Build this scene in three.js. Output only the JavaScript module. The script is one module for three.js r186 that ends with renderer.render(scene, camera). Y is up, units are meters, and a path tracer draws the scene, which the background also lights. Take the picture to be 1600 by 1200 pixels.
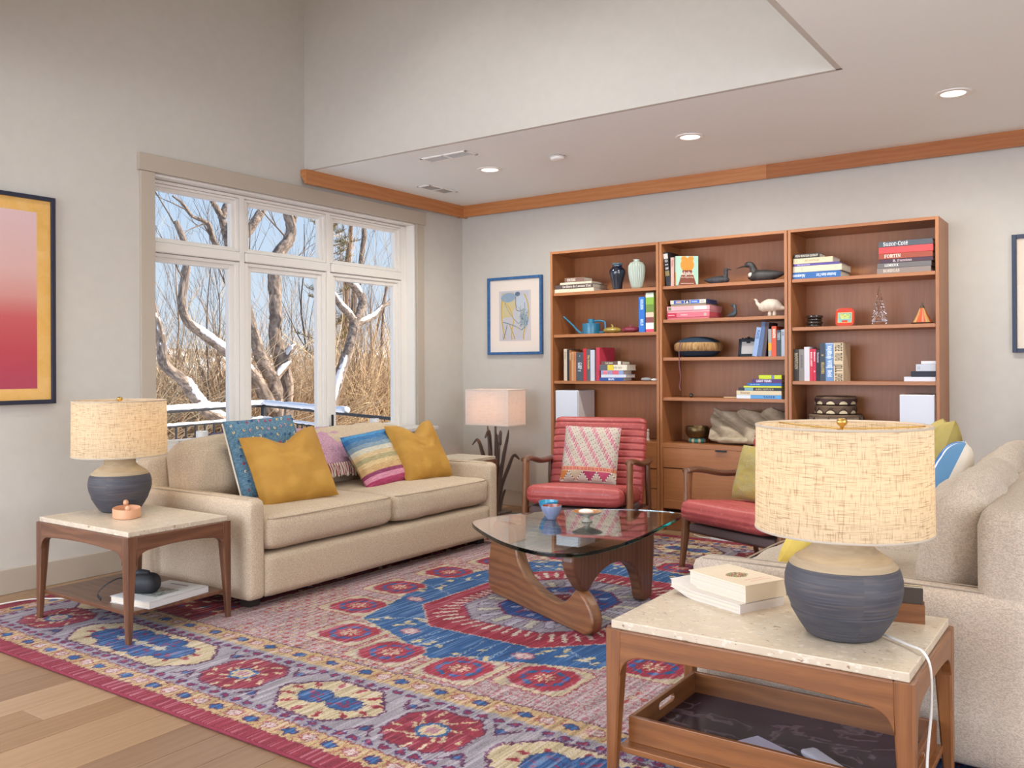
import * as THREE from 'three';
import { RoundedBoxGeometry } from 'three/addons/geometries/RoundedBoxGeometry.js';
import { mergeGeometries, mergeVertices, toCreasedNormals } from 'three/addons/utils/BufferGeometryUtils.js';
import { RectAreaLightUniformsLib } from 'three/addons/lights/RectAreaLightUniformsLib.js';

// ------------------------------------------------------------------ camera, sky, sun, added window area lights, exposure
RectAreaLightUniformsLib.init();
const scene = new THREE.Scene();
const renderer = new THREE.WebGLRenderer();
renderer.toneMapping = THREE.LinearToneMapping;
renderer.toneMappingExposure = 1.24;
renderer.shadowMap.enabled = true;

const camera = new THREE.PerspectiveCamera(2 * Math.atan(600 / 1381) * 180 / Math.PI, 4 / 3, 0.05, 600);
camera.position.set(5.135, 1.25, 6.5525);
camera.rotation.set(0.00255, 0.60922, -0.00511, 'YXZ');
camera.setViewOffset(1600, 1200, 0, 30, 1600, 1200);

{ // clear winter sky: pale at the horizon, deeper blue overhead, the same all round
  const W = 64, H = 128, d = new Float32Array(W * H * 4);
  const stops = [[-90, .58, .64, .71], [0, .60, .66, .73], [5, .53, .63, .74], [12, .42, .56, .75], [30, .29, .43, .68], [90, .17, .29, .53]];
  for (let y = 0; y < H; y++) {
    const e = ((y + .5) / H - .5) * 180;
    let k = 0; while (k < stops.length - 2 && e > stops[k + 1][0]) k++;
    const a = stops[k], b = stops[k + 1], t = Math.min(1, Math.max(0, (e - a[0]) / (b[0] - a[0])));
    for (let x = 0; x < W; x++) for (let c = 0; c < 4; c++) d[(y * W + x) * 4 + c] = c < 3 ? a[c + 1] + (b[c + 1] - a[c + 1]) * t : 1;
  }
  const t = new THREE.DataTexture(d, W, H, THREE.RGBAFormat, THREE.FloatType);
  t.mapping = THREE.EquirectangularReflectionMapping; t.magFilter = t.minFilter = THREE.LinearFilter; t.needsUpdate = true;
  scene.background = t;
}
const sun = new THREE.DirectionalLight(0xffeed8, 6.9);
sun.position.set(10, 11.5, -14); sun.target.position.set(-4, 0, 0); sun.castShadow = true;
sun.shadow.camera.left = sun.shadow.camera.bottom = -25; sun.shadow.camera.right = sun.shadow.camera.top = 25; sun.shadow.camera.far = 80; sun.shadow.mapSize.set(2048, 2048);
scene.add(sun, sun.target);
// area lights added in place of daylight, brighter than the sky, inside unseen windows (window_2 in the left wall, window_3 and window_4 in the wall at the camera's back, window_5 itself added in the right wall for brightness)
const DAY = 0xe6eeff;
function addedWindowLight(w, h, x, y, z, tx, ty, tz, nits) {
  const l = new THREE.RectAreaLight(DAY, nits, w, h); l.position.set(x, y, z); scene.add(l); l.lookAt(tx, ty, tz); l.name = 'added_window_light'; return l;
}
addedWindowLight(2.3, 1.8, .02, 1.62, 6.75, 5, 1.62, 6.75, 8.0);
addedWindowLight(3.6, 2.0, 2.2, 1.5, 9.36, 2.2, 1.5, 0, 6.5);
addedWindowLight(2.6, 2.0, 6.4, 1.5, 9.36, 6.4, 1.5, 0, 1.5);
addedWindowLight(4.0, 2.0, 8.38, 1.5, 6.3, 0, 1.5, 6.3, 4.8);  // added with the right wall window to lift the left side and ceiling
const DOWNLIGHT = 4.8, BAYLIGHT = 4.5, LAMP = .125, FARLAMP = .15;

// ------------------------------------------------------------------ helpers
const rngOf = (s) => () => { s = (s + 0x6d2b79f5) | 0; let t = Math.imul(s ^ (s >>> 15), 1 | s); t = (t + Math.imul(t ^ (t >>> 7), 61 | t)) ^ t; return ((t ^ (t >>> 14)) >>> 0) / 4294967296; };
const rnd = rngOf(11);
const V = (x, y, z) => new THREE.Vector3(x, y, z);
const hash = (x, y, s) => { let h = Math.imul(x, 374761393) + Math.imul(y, 668265263) + Math.imul(s, 2147483647 ^ 0x55aa); h = Math.imul(h ^ (h >>> 13), 1274126177); return ((h ^ (h >>> 16)) >>> 0) / 4294967296; };
function vnoise(x, y, s = 0) {
  const ix = Math.floor(x), iy = Math.floor(y); let u = x - ix, v = y - iy; u = u * u * (3 - 2 * u); v = v * v * (3 - 2 * v);
  const a = hash(ix, iy, s), b = hash(ix + 1, iy, s), c = hash(ix, iy + 1, s), d = hash(ix + 1, iy + 1, s);
  return a + (b - a) * u + (c - a) * v + (a - b - c + d) * u * v;
}
const fbm = (x, y, s = 0, o = 4) => { let t = 0, a = .5, n = 0; for (let i = 0; i < o; i++) { t += a * vnoise(x, y, s + i * 17); n += a; x *= 2.03; y *= 2.03; a *= .5; } return t / n; };
const clamp = (x, a = 0, b = 1) => Math.min(b, Math.max(a, x)), lerp = (a, b, t) => a + (b - a) * t;
const smooth = (a, b, x) => { const t = clamp((x - a) / (b - a)); return t * t * (3 - 2 * t); };
const hex = (h) => [(h >> 16) & 255, (h >> 8) & 255, h & 255];
const mix3 = (a, b, t) => [lerp(a[0], b[0], t), lerp(a[1], b[1], t), lerp(a[2], b[2], t)];

function tex(w, h, fn, { srgb = true, wrap = THREE.RepeatWrapping, rx = 1, ry = 1 } = {}) {   // fn(u, v) -> [r, g, b] 0..255 or one grey value
  const d = new Uint8Array(w * h * 4);
  for (let y = 0; y < h; y++) for (let x = 0; x < w; x++) {
    const c = fn((x + .5) / w, (y + .5) / h, x, y), o = (y * w + x) * 4;
    if (typeof c === 'number') d[o] = d[o + 1] = d[o + 2] = clamp(c, 0, 255); else for (let k = 0; k < 3; k++) d[o + k] = clamp(c[k], 0, 255);
    d[o + 3] = 255;
  }
  const t = new THREE.DataTexture(d, w, h); t.wrapS = t.wrapT = wrap; t.magFilter = THREE.LinearFilter; t.minFilter = THREE.LinearMipmapLinearFilter;
  if (srgb) t.colorSpace = THREE.SRGBColorSpace; t.repeat.set(rx, ry); t.needsUpdate = true; return t;
}
function canvasTex(w, h, draw, { rx = 1, ry = 1, wrap = THREE.ClampToEdgeWrapping } = {}) {
  const c = document.createElement('canvas'); c.width = w; c.height = h; draw(c.getContext('2d'), w, h);
  const t = new THREE.CanvasTexture(c); t.colorSpace = THREE.SRGBColorSpace; t.wrapS = t.wrapT = wrap; t.repeat.set(rx, ry); return t;
}
const std = (o) => new THREE.MeshStandardMaterial(o), phys = (o) => new THREE.MeshPhysicalMaterial(o);
const MIR = THREE.MirroredRepeatWrapping;
// wood: grain along u, one tile is 1.1 m by 0.5 m
function wood(c1, c2, seed, { rough = .45, streak = 1, coat = 0 } = {}) {
  const a = hex(c1), b = hex(c2);
  const t = tex(512, 512, (u, v) => {
    const warp = fbm(u * 2.2, v * 5, seed) * .16, r = .5 + .5 * Math.sin((v + warp) * 70 + fbm(u * 3, v * 9, seed + 3) * 5);
    const f = vnoise(u * 14, v * 230, seed + 5) * .5 + vnoise(u * 40, v * 420, seed + 6) * .5;
    const k = clamp(.42 * r * streak + .45 * (f - .1) + .5 * (fbm(u * 1.4, v * 4, seed + 9) - .4));
    return mix3(a, b, k);
  }, { wrap: MIR, rx: 1 / 1.1, ry: 2 });
  return phys({ map: t, roughness: rough, clearcoat: coat, clearcoatRoughness: .25 });
}
function fabric(c1, c2, c3, seed, { cells = 300, size = .45, rough = .95, bump = .0012, streak = 1, sheen = 0 } = {}) {   // two-tone yarn
  const a = hex(c1), b = hex(c2), c = hex(c3), N = 512;
  const f = (u, v) => vnoise(u * cells, v * cells * streak, seed) * .62 + vnoise(u * cells * .5, v * cells * .5 * streak, seed + 2) * .38;
  const t = tex(N, N, (u, v) => { const k = f(u, v); const base = mix3(b, a, smooth(.25, .7, k)); return mix3(base, c, smooth(.66, .82, vnoise(u * cells * .8, v * cells * .8, seed + 7)) * .55); }, { wrap: MIR, rx: 1 / size, ry: 1 / size });
  const bm = tex(N, N, (u, v) => 255 * f(u, v), { srgb: false, wrap: MIR, rx: 1 / size, ry: 1 / size });
  const m = phys({ map: t, bumpMap: bm, bumpScale: bump, roughness: rough });
  if (sheen) { m.sheen = sheen; m.sheenColor = new THREE.Color(c1); m.sheenRoughness = .5; }
  return m;
}

const taken = new Map();
const numbered = (n) => { const k = taken.get(n) ?? -1; taken.set(n, k + 1); return k < 0 ? n : n + '_' + String(k + 1).padStart(3, '0'); };
function part(name, geo, mat, parent) { const m = new THREE.Mesh(geo, mat); m.name = name; m.castShadow = m.receiveShadow = true; parent.add(m); return m; }
function tagIt(o, label, category, group) { o.userData = { label, category }; if (group) o.userData.group = group; return o; }
function thing(name, label, category, [x, y, z] = [0, 0, 0], ry = 0, group) { const g = new THREE.Group(); g.name = numbered(name); g.position.set(x, y, z); g.rotation.y = ry; scene.add(g); return tagIt(g, label, category, group); }
function solo(name, geo, mat, label, category, [x, y, z] = [0, 0, 0], ry = 0, group) { const m = part(numbered(name), geo, mat, scene); m.position.set(x, y, z); m.rotation.y = ry; return tagIt(m, label, category, group); }
function struct(name, geo, mat) { const m = geo ? part(name, geo, mat, scene) : new THREE.Group(); m.name = name; if (!geo) scene.add(m); m.userData = { kind: 'structure' }; return m; }
function piece(name, parent, label) { const g = new THREE.Group(); g.name = name; if (label) g.userData.label = label; parent.add(g); return g; }

function triUV(geo, grain = 'x', off = 0) {   // uv in metres, grain along u
  const g = geo.index ? geo.toNonIndexed() : geo, p = g.attributes.position, n = p.count, uv = new Float32Array(n * 2), A = V(), B = V(), Cc = V(), e = V(), f = V(), gi = 'xyz'.indexOf(grain);
  for (let i = 0; i < n; i += 3) {
    A.fromBufferAttribute(p, i); B.fromBufferAttribute(p, i + 1); Cc.fromBufferAttribute(p, i + 2);
    e.subVectors(B, A); f.subVectors(Cc, A); e.cross(f); const N = [Math.abs(e.x), Math.abs(e.y), Math.abs(e.z)], d = N.indexOf(Math.max(...N));
    const rest = [0, 1, 2].filter((k) => k !== d), ui = rest.includes(gi) ? gi : rest[0], vi = rest.find((k) => k !== ui);
    [A, B, Cc].forEach((q, k) => { const c = [q.x, q.y, q.z]; uv[(i + k) * 2] = c[ui] + off; uv[(i + k) * 2 + 1] = c[vi] + off * .37 + d * .13; });
  }
  g.setAttribute('uv', new THREE.BufferAttribute(uv, 2)); return g;
}
let uvOff = 0;
const nextOff = () => (uvOff += .317);
// box from centre and size with softened edges
function rb(w, h, d, x = 0, y = 0, z = 0, r = .004, grain = null, seg = 2) {
  const q = Math.min(r, w / 2.01, h / 2.01, d / 2.01), g = new RoundedBoxGeometry(w, h, d, seg, q); g.translate(x, y, z);
  return triUV(g, grain ?? (w >= h && w >= d ? 'x' : h >= d ? 'y' : 'z'), nextOff());
}
const bx = (w, h, d, x = 0, y = 0, z = 0, grain = null) => { const g = new THREE.BoxGeometry(w, h, d); g.translate(x, y, z); return triUV(g, grain ?? (w >= h && w >= d ? 'x' : h >= d ? 'y' : 'z'), nextOff()); };
const cat = (...gs) => mergeGeometries(gs.flat().map((g) => { const q = g.index ? g.toNonIndexed() : g; for (const k of Object.keys(q.attributes)) if (!['position', 'normal', 'uv'].includes(k)) q.deleteAttribute(k); return q; }));
const lathe = (pts, seg = 48) => new THREE.LatheGeometry(pts.map(([r, y]) => new THREE.Vector2(Math.max(r, .0001), y)), seg);
const rot = (g, x = 0, y = 0, z = 0) => { g.applyMatrix4(new THREE.Matrix4().makeRotationFromEuler(new THREE.Euler(x, y, z))); return g; };
const mv = (g, x, y, z) => { g.translate(x, y, z); return g; };
function spline(pts, n) { return new THREE.CatmullRomCurve3(pts.map((p) => V(...p)), false, 'centripetal').getSpacedPoints(n); }
// tapered tube along points [x, y, z, radius]; squash flattens it across b
function tube(pts, seg = 24, rad = 8, { fx = 1, fy = 1, caps = true, rough = 0, seed = 1 } = {}) {
  const c = new THREE.CatmullRomCurve3(pts.map((p) => V(p[0], p[1], p[2])), false, 'centripetal'), P = [], Rr = [];
  for (let i = 0; i <= seg; i++) { const t = i / seg, k = t * (pts.length - 1), a = Math.min(Math.floor(k), pts.length - 2); P.push(c.getPoint(t)); Rr.push(lerp(pts[a][3], pts[a + 1][3], k - a)); }
  const pos = [], idx = [], uv = []; let N = null;
  for (let i = 0; i <= seg; i++) {
    const T = V().subVectors(P[Math.min(seg, i + 1)], P[Math.max(0, i - 1)]).normalize();
    if (!N) { N = Math.abs(T.y) < .9 ? V(0, 1, 0) : V(1, 0, 0); }
    N.addScaledVector(T, -N.dot(T)).normalize(); const B = V().crossVectors(T, N);
    for (let k = 0; k <= rad; k++) {
      const a = k / rad * Math.PI * 2, rr = Rr[i] * (rough ? 1 + rough * (vnoise(k % rad * 1.7, i * .8, seed) - .5) * 2 : 1), q = P[i].clone().addScaledVector(N, Math.cos(a) * rr * fy).addScaledVector(B, Math.sin(a) * rr * fx);
      pos.push(q.x, q.y, q.z); uv.push(i / seg * 2, k / rad * .3);
    }
  }
  for (let i = 0; i < seg; i++) for (let k = 0; k < rad; k++) { const a = i * (rad + 1) + k, b = a + rad + 1; idx.push(a, a + 1, b, b, a + 1, b + 1); }
  if (caps) for (const [i, s] of [[0, 1], [seg, -1]]) { const o = pos.length / 3; pos.push(P[i].x, P[i].y, P[i].z); uv.push(0, 0); for (let k = 0; k < rad; k++) { const a = i * (rad + 1) + k; if (s > 0) idx.push(o, a + 1, a); else idx.push(o, a, a + 1); } }
  const g = new THREE.BufferGeometry(); g.setAttribute('position', new THREE.Float32BufferAttribute(pos, 3)); g.setAttribute('uv', new THREE.Float32BufferAttribute(uv, 2)); g.setIndex(idx); g.computeVertexNormals(); return g;
}
function shapeOf(pts, closed = true, tension = .5, n = 90) {   // smooth closed outline
  const c = new THREE.CatmullRomCurve3(pts.map(([x, y]) => V(x, y, 0)), closed, 'catmullrom', tension);
  return new THREE.Shape(c.getSpacedPoints(n).slice(0, -1).map((p) => new THREE.Vector2(p.x, p.y)));
}
const polyShape = (pts) => new THREE.Shape(pts.map(([x, y]) => new THREE.Vector2(x, y)));
function extrude(shape, depth, bevel = .004, seg = 3, curve = 12) {
  const g = new THREE.ExtrudeGeometry(shape, { depth: depth - 2 * bevel, bevelEnabled: bevel > 0, bevelThickness: bevel, bevelSize: bevel, bevelOffset: -bevel, bevelSegments: seg, curveSegments: curve }); g.translate(0, 0, bevel); return g;
}
// upholstery block: rounded box whose faces are crowned, with a little unevenness
function soft(w, h, d, r, { cx = 0, cy = 0, cz = 0, seg = [22, 8, 18], lump = .004, seed = 1 } = {}) {
  let g = new THREE.BoxGeometry(w, h, d, ...seg); const p = g.attributes.position, q = V(), c = V();
  for (let i = 0; i < p.count; i++) {
    q.fromBufferAttribute(p, i); const ux = q.x / (w / 2), uy = q.y / (h / 2), uz = q.z / (d / 2);
    c.set(clamp(q.x, -w / 2 + r, w / 2 - r), clamp(q.y, -h / 2 + r, h / 2 - r), clamp(q.z, -d / 2 + r, d / 2 - r));
    const o = V().subVectors(q, c); if (o.lengthSq() > 1e-12) { const l = o.length(), m = Math.max(Math.abs(o.x), Math.abs(o.y), Math.abs(o.z)); o.multiplyScalar(Math.min(r, m) / l); q.copy(c).add(o); }
    const bx_ = (1 - uy * uy) * (1 - uz * uz), by = (1 - ux * ux) * (1 - uz * uz), bz = (1 - ux * ux) * (1 - uy * uy);
    q.x += Math.sign(ux) * cx * bx_ * Math.abs(ux) ** 4; q.y += Math.sign(uy) * cy * by * Math.abs(uy) ** 4; q.z += Math.sign(uz) * cz * bz * Math.abs(uz) ** 4;
    const n = (fbm(q.x * 5 + seed, q.z * 5 + q.y * 4, seed) - .5) * 2 * lump; q.x += n * ux; q.y += n * uy; q.z += n * uz;
    p.setXYZ(i, q.x, q.y, q.z);
  }
  g.deleteAttribute('uv'); g.deleteAttribute('normal'); g = mergeVertices(g, 1e-5); g.computeVertexNormals(); return g;
}
// scatter cushion facing +z, standing on y = 0; chop pushes the middle of its upper edge down
function pillowGeo(w, h, t, { chop = 0, seed = 1, ear = .05, n = 36, sag = 0 } = {}) {
  const pos = [], uv = [], idx = [];
  for (const s of [1, -1]) {
    const o = pos.length / 3;
    for (let j = 0; j <= n; j++) for (let i = 0; i <= n; i++) {
      const u = i / n * 2 - 1, v = j / n * 2 - 1, e = Math.pow(Math.max(0, (1 - u ** 4) * (1 - v ** 4)), .55);
      let x = w / 2 * u * (1 - ear * (1 - v * v) * (1.2 - .2 * u * u)), y = h / 2 * v * (1 - ear * (1 - u * u)), z = s * t / 2 * e;
      const wr = (fbm(u * 2.5 + seed, v * 2.5, seed + (s > 0 ? 0 : 40)) - .5) * .02 * e; z += s * wr + (fbm(u * 4, v * 5 + seed, seed + 3) - .5) * .006 * e * s;
      if (chop) { const c = Math.exp(-((u / .42) ** 2)) * smooth(-.3, 1, v); y -= chop * c; z += s * chop * .22 * Math.exp(-(((Math.abs(u) - .45) / .3) ** 2)) * e * smooth(0, .7, v); }
      y -= sag * (1 - u * u) * smooth(-1, -.2, -v) * .5;
      pos.push(x, y + h / 2, z); uv.push((u + 1) / 2, (v + 1) / 2);
    }
    for (let j = 0; j < n; j++) for (let i = 0; i < n; i++) { const a = o + j * (n + 1) + i, b = a + n + 1; if (s > 0) idx.push(a, a + 1, b, b, a + 1, b + 1); else idx.push(a, b, a + 1, b, b + 1, a + 1); }
  }
  const g = new THREE.BufferGeometry(); g.setAttribute('position', new THREE.Float32BufferAttribute(pos, 3)); g.setAttribute('uv', new THREE.Float32BufferAttribute(uv, 2)); g.setIndex(idx); g.computeVertexNormals(); return g;
}
// ------------------------------------------------------------------ materials of the room
const wallTex = tex(256, 256, (u, v) => { const k = (fbm(u * 40, v * 40, 5, 3) - .5) * 5; return [203 + k, 197 + k, 187 + k]; }, { rx: .5, ry: .5 });
const wallMat = std({ map: wallTex, roughness: .9 });
const ceilMat = std({ color: 0xf1f3ef, roughness: .95 });
const taupe = std({ color: 0xb9ac9b, roughness: .6 });
const whitePaint = std({ color: 0xece6dd, roughness: .45 });
const firMat = wood(0xc98a55, 0xa9622f, 21, { rough: .4, streak: .6, coat: .15 }), firMat2 = wood(0xb06f38, 0x97531f, 23, { rough: .4, streak: .7, coat: .15 });
const cherry = wood(0xb57849, 0x955a33, 31, { rough: .42, streak: .35, coat: .1 });
const walnut = wood(0x7d5238, 0x4f3020, 41, { rough: .38, coat: .2 });
const walnutWarm = wood(0x9a6a45, 0x6b4228, 43, { rough: .38, coat: .2 });
const teak = wood(0x8e5a30, 0x6a3d1d, 45, { rough: .35, coat: .25 });
const black = std({ color: 0x17171a, roughness: .5 }), darkMetal = std({ color: 0x6b5c55, roughness: .5, metalness: .45 });
const brass = std({ color: 0xc9a45c, roughness: .3, metalness: 1 }), snowMat = std({ color: 0xf4f6fb, roughness: .9 });
const paper = std({ map: tex(64, 256, (u, v) => 222 + (hash(0, Math.floor(v * 256), 3) - .5) * 26 + (hash(Math.floor(u * 64), Math.floor(v * 256), 4) - .5) * 8, { rx: 4, ry: 4 }), color: 0xf2e6d2, roughness: .95 });
const wallH = 4.9;

// floor: oak planks along z over a slab
{
  const floor = struct('floor', bx(8.9, .2, 9.9, 4.2, -.118, 4.7), std({ color: 0x4a3626, roughness: .9 }));
  const mats = [[0x9f7f60, 0x7f5f40], [0x957557, 0x765638], [0xa58668, 0x87684b], [0x8d6f54, 0x6e5039]].map(([a, b], i) => { const m = wood(a, b, 60 + i, { rough: .42, streak: .45 }); m.clearcoat = .12; return m; });
  const rest = [], W = .155, r = rngOf(5), geos = new Map(), lens = [1.05, 1.35, 1.65, 1.95];
  for (const L of lens) { const g = new RoundedBoxGeometry(W - .0016, .018, L - .0016, 1, .0012); geos.set(L, triUV(g, 'z', L * 3)); }
  for (let i = 0; i < 55; i++) {
    let z = -.05 - r() * 1.2; const x = (i + .5) * W - .06;
    while (z < 9.4) {
      const L = lens[Math.floor(r() * 4)], zc = z + L / 2, m = mats[Math.floor(r() * 4)];
      const seen = zc + L / 2 > -.1 && ((x < 3.4 && zc + L / 2 > 4.2 && z < 6.4) || (z < .8 && x < 4.9) || (x < .5 && z < 6));
      if (seen) { const p = part('plank', geos.get(L), m, floor); p.position.set(x, -.009, zc); }
      else if (zc > 0) rest.push(geos.get(L).clone().translate(x, -.009, zc));
      z += L;
    }
  }
  const p = part('plank_field', cat(rest), mats[0], floor); p.userData.kind = 'stuff';
}
// walls
function wallShape(w0, w1, h, holes) {
  const s = polyShape([[w0, 0], [w1, 0], [w1, h], [w0, h]]);
  for (const [a, b, c, d] of holes) s.holes.push(new THREE.Path([[a, c], [a, d], [b, d], [b, c]].map((q) => new THREE.Vector2(...q))));
  return s;
}
const W1 = [.675, 3.30, .64, 2.51], W2 = [5.55, 7.95, .7, 2.55], W3 = [.4, 4.0, .5, 2.52], W4 = [5.1, 7.7, .5, 2.52], addedW5 = [4.3, 8.3, .5, 2.52];  // last opening, in the right wall, is added to bring in fill light
{
  const g = new THREE.ExtrudeGeometry(wallShape(-.2, 9.6, wallH, [W1, W2]), { depth: .22, bevelEnabled: false });
  struct('wall_left', triUV(rot(g, 0, -Math.PI / 2, 0), 'z'), wallMat);
  struct('wall_back', bx(8.6, wallH, .2, 4.3, wallH / 2, -.1), wallMat);
  const rw = new THREE.ExtrudeGeometry(wallShape(-.2, 9.6, wallH, [addedW5]), { depth: .22, bevelEnabled: false }); rot(rw, 0, -Math.PI / 2, 0);
  struct('wall_right', triUV(mv(rw, 8.62, 0, 0), 'z'), wallMat);
  const f = new THREE.ExtrudeGeometry(wallShape(0, 8.4, wallH, [W3, W4]), { depth: .22, bevelEnabled: false });
  struct('wall_front', triUV(mv(f, 0, 0, 9.4), 'x'), wallMat);
  // flat ceiling with the opening of the raised bay, its unseen end shortened to block light
  const s = polyShape([[0, 0], [8.4, 0], [8.4, -9.4], [0, -9.4], [0, -5.2], [3.955, -5.2], [3.955, -1.91], [0, -1.91]]);
  const c = new THREE.ExtrudeGeometry(s, { depth: .2, bevelEnabled: false }); rot(c, -Math.PI / 2, 0, 0);
  struct('ceiling', triUV(mv(c, 0, 2.75, 0)), ceilMat);
  struct('wall_upper_back', bx(3.955, wallH - 2.75, .03, 1.9775, (wallH + 2.75) / 2, 1.925), wallMat);
  struct('wall_upper_right', bx(.03, wallH - 2.75, 3.3, 3.94, (wallH + 2.75) / 2, 3.575), wallMat);
  struct('wall_upper_shield', bx(4.1, wallH - 2.95, .15, 2.05, (wallH + 2.95) / 2, 5.275), wallMat);  // added out of view to keep rear window light off the upper walls
  struct('ceiling_upper', bx(8.8, .2, 9.9, 4.2, wallH + .1, 4.7), ceilMat);
}
// baseboards and fir crown boards
struct('baseboard_left', rb(.018, .14, 9.4, .009, .07, 4.7, .004), taupe);
struct('baseboard_back', cat(rb(1.19, .14, .018, .615, .07, .009, .004), rb(4.2, .14, .018, 6.27, .07, .009, .004)), taupe);
{
  const prof = polyShape([[0, 2.75], [.062, 2.75], [.066, 2.645], [.05, 2.64], [0, 2.715]]);
  const a = new THREE.ExtrudeGeometry(prof, { depth: 1.98, bevelEnabled: false });
  const t1 = struct('trim_1', triUV(a, 'z', .2), firMat);
  const t2 = struct('trim_2', null);
  for (const [x0, x1, m] of [[0, 2.93, firMat], [2.932, 8.4, firMat2]]) {
    const g = bx(x1 - x0, .105, .016, (x0 + x1) / 2, 2.6975, .058);
    const top = bx(x1 - x0, .02, .05, (x0 + x1) / 2, 2.74, .025);
    part('crown_board', cat(g, top), m, t2);
  }
}
// window in view
function sash(parent, z0, z1, y0, y1, sw, x, glass, bot = sw) {
  const s = piece('sash', parent), d = .045, zc = (z0 + z1) / 2, yc = (y0 + y1) / 2;
  part('sash_frame', cat(rb(d, y1 - y0, sw, x, yc, z0 + sw / 2, .006), rb(d, y1 - y0, sw, x, yc, z1 - sw / 2, .006), rb(d, sw * .75, z1 - z0 - 2 * sw, x, y1 - sw * .375, zc, .004), rb(d, bot, z1 - z0 - 2 * sw, x, y0 + bot / 2, zc, .004),
    rb(.02, y1 - y0 - .004, sw * .45, x + .031, yc, z0 + sw * .225, .003), rb(.02, y1 - y0 - .004, sw * .45, x + .031, yc, z1 - sw * .225, .003), rb(.02, sw * .32, z1 - z0 - sw * .91, x + .031, y1 - sw * .17, zc, .003), rb(.02, sw * .32, z1 - z0 - sw * .91, x + .031, y0 + sw * .17, zc, .003)), whitePaint, s);
  part('pane', bx(.004, y1 - y0 - sw * .75 - bot + .01, z1 - z0 - 2 * sw + .01, x - .008, (y0 + bot + y1 - sw * .75) / 2, zc), glass, s);
  return s;
}
const paneGlass = phys({ color: 0xffffff, transmission: 1, roughness: 0, ior: 1.45, thickness: 0, specularIntensity: .02 });
{
  const w = struct('window_1', null), X = -.125;
  part('casing_head', rb(.028, .11, 2.776, .014, 2.566, 1.94, .003), taupe, w);
  part('casing_side', rb(.022, 1.85, .1, .011, 1.585, 3.262, .003), taupe, w);
  part('casing_side', rb(.022, 1.85, .092, .011, 1.585, .621, .003), taupe, w);
  part('jamb', cat(rb(.218, 1.86, .014, -.11, 1.575, .683, .002), rb(.218, 1.86, .014, -.11, 1.575, 3.292, .002)), whitePaint, w);
  part('head_jamb', rb(.218, .014, 2.59, -.11, 2.502, 1.9875, .002), whitePaint, w);
  part('stool', rb(.27, .03, 2.9, -.085, .655, 1.95, .006), whitePaint, w);
  part('apron', rb(.018, .09, 2.76, .009, .595, 1.95, .003), taupe, w);
  part('mullion', rb(.085, 1.78, .041, X + .004, 1.58, 1.6225, .003), whitePaint, w); part('mullion', rb(.085, 1.78, .041, X + .004, 1.58, 2.4575, .003), whitePaint, w);
  for (const [a, b] of [[.765, 1.6], [1.645, 2.435], [2.48, 3.25]]) part('transom_bar', rb(.105, .068, b - a - .001, X + .008, 2.048, (a + b) / 2, .01), whitePaint, w);
  part('frame', cat(rb(.08, 1.82, .072, X, 1.58, .727, .003), rb(.08, 1.82, .03, X, 1.58, 3.268, .003), rb(.08, .022, 2.48, X, 2.481, 2.008, .003), rb(.08, .04, 2.48, X, .692, 2.008, .003)), whitePaint, w);
  for (const [z0, z1] of [[.765, 1.6], [1.645, 2.435], [2.48, 3.25]]) { sash(w, z0, z1, .714, 2.012, .075, X, paneGlass, .06); sash(w, z0, z1, 2.084, 2.468, .055, X, paneGlass, .032); }
  const hw = std({ color: 0x2a2624, roughness: .4, metalness: .5 });
  for (const z of [2.44, 1.61]) part('crank_handle', cat(rb(.02, .10, .012, -.055, .83, z, .004), rb(.03, .02, .03, -.065, .78, z, .004)), hw, w);
}
for (const [n, hole, side] of [[2, W2, 'l'], [3, W3, 'f'], [4, W4, 'f'], [5, addedW5, 'r']]) {   // the unseen windows; the right wall one is added for brightness
  const w = struct('window_' + n, null), [a, b, c, d] = hole, L = b - a, H = d - c;
  const fr = [rb(L, .07, .08, 0, H / 2 - .035, 0), rb(L, .07, .08, 0, -H / 2 + .035, 0)]; for (const x of [-L / 2 + .035, -L / 6, L / 6, L / 2 - .035]) fr.push(rb(.07, H, .08, x, 0, 0));
  const g = piece('window_unit', w); part('frame', cat(fr), whitePaint, g);
  for (const x of [-L / 3, 0, L / 3]) part('pane', bx(L / 3 - .08, H - .13, .004, x, 0, 0), paneGlass, g);
  g.position.set(side === 'l' ? -.13 : side === 'r' ? 8.53 : (a + b) / 2, (c + d) / 2, side !== 'f' ? (a + b) / 2 : 9.53); if (side !== 'f') g.rotation.y = Math.PI / 2;
}

// ------------------------------------------------------------------ ceiling fittings
const glow = (c, k) => std({ color: 0xffffff, emissive: c, emissiveIntensity: k, roughness: .6 });
const lensMat = glow(0xfff4e2, 1.6), ringMat = std({ color: 0xf3efe8, roughness: .5 });
function downlight(x, z, label, y = 2.75, cd = DOWNLIGHT, cone = 1.5, soft = .5) {
  const t = thing('recessed_downlight', label, 'ceiling light', [x, y, z], 0, 'recessed downlights');
  part('trim_ring', lathe([[.062, -.002], [.066, -.008], [.09, -.008], [.093, -.003], [.093, 0], [.062, 0]], 40), ringMat, t);
  part('lens', lathe([[.0001, -.006], [.064, -.006], [.066, -.003], [.066, 0], [.0001, 0]], 40), lensMat, t);
  const l = new THREE.SpotLight(0xf8f9f4, cd, 0, cone, soft); l.position.set(0, -.03, 0); l.target.position.set(0, -2, 0); l.castShadow = true; l.shadow.radius = 3; l.name = 'downlight'; t.add(l, l.target);
}
downlight(1.172, 1.155, 'round recessed downlight nearest the left end of the crown board'); downlight(2.795, 1.155, 'round recessed downlight above the middle bookcase'); downlight(4.35, 1.165, 'round recessed downlight above the right bookcase, largest in view');
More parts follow.
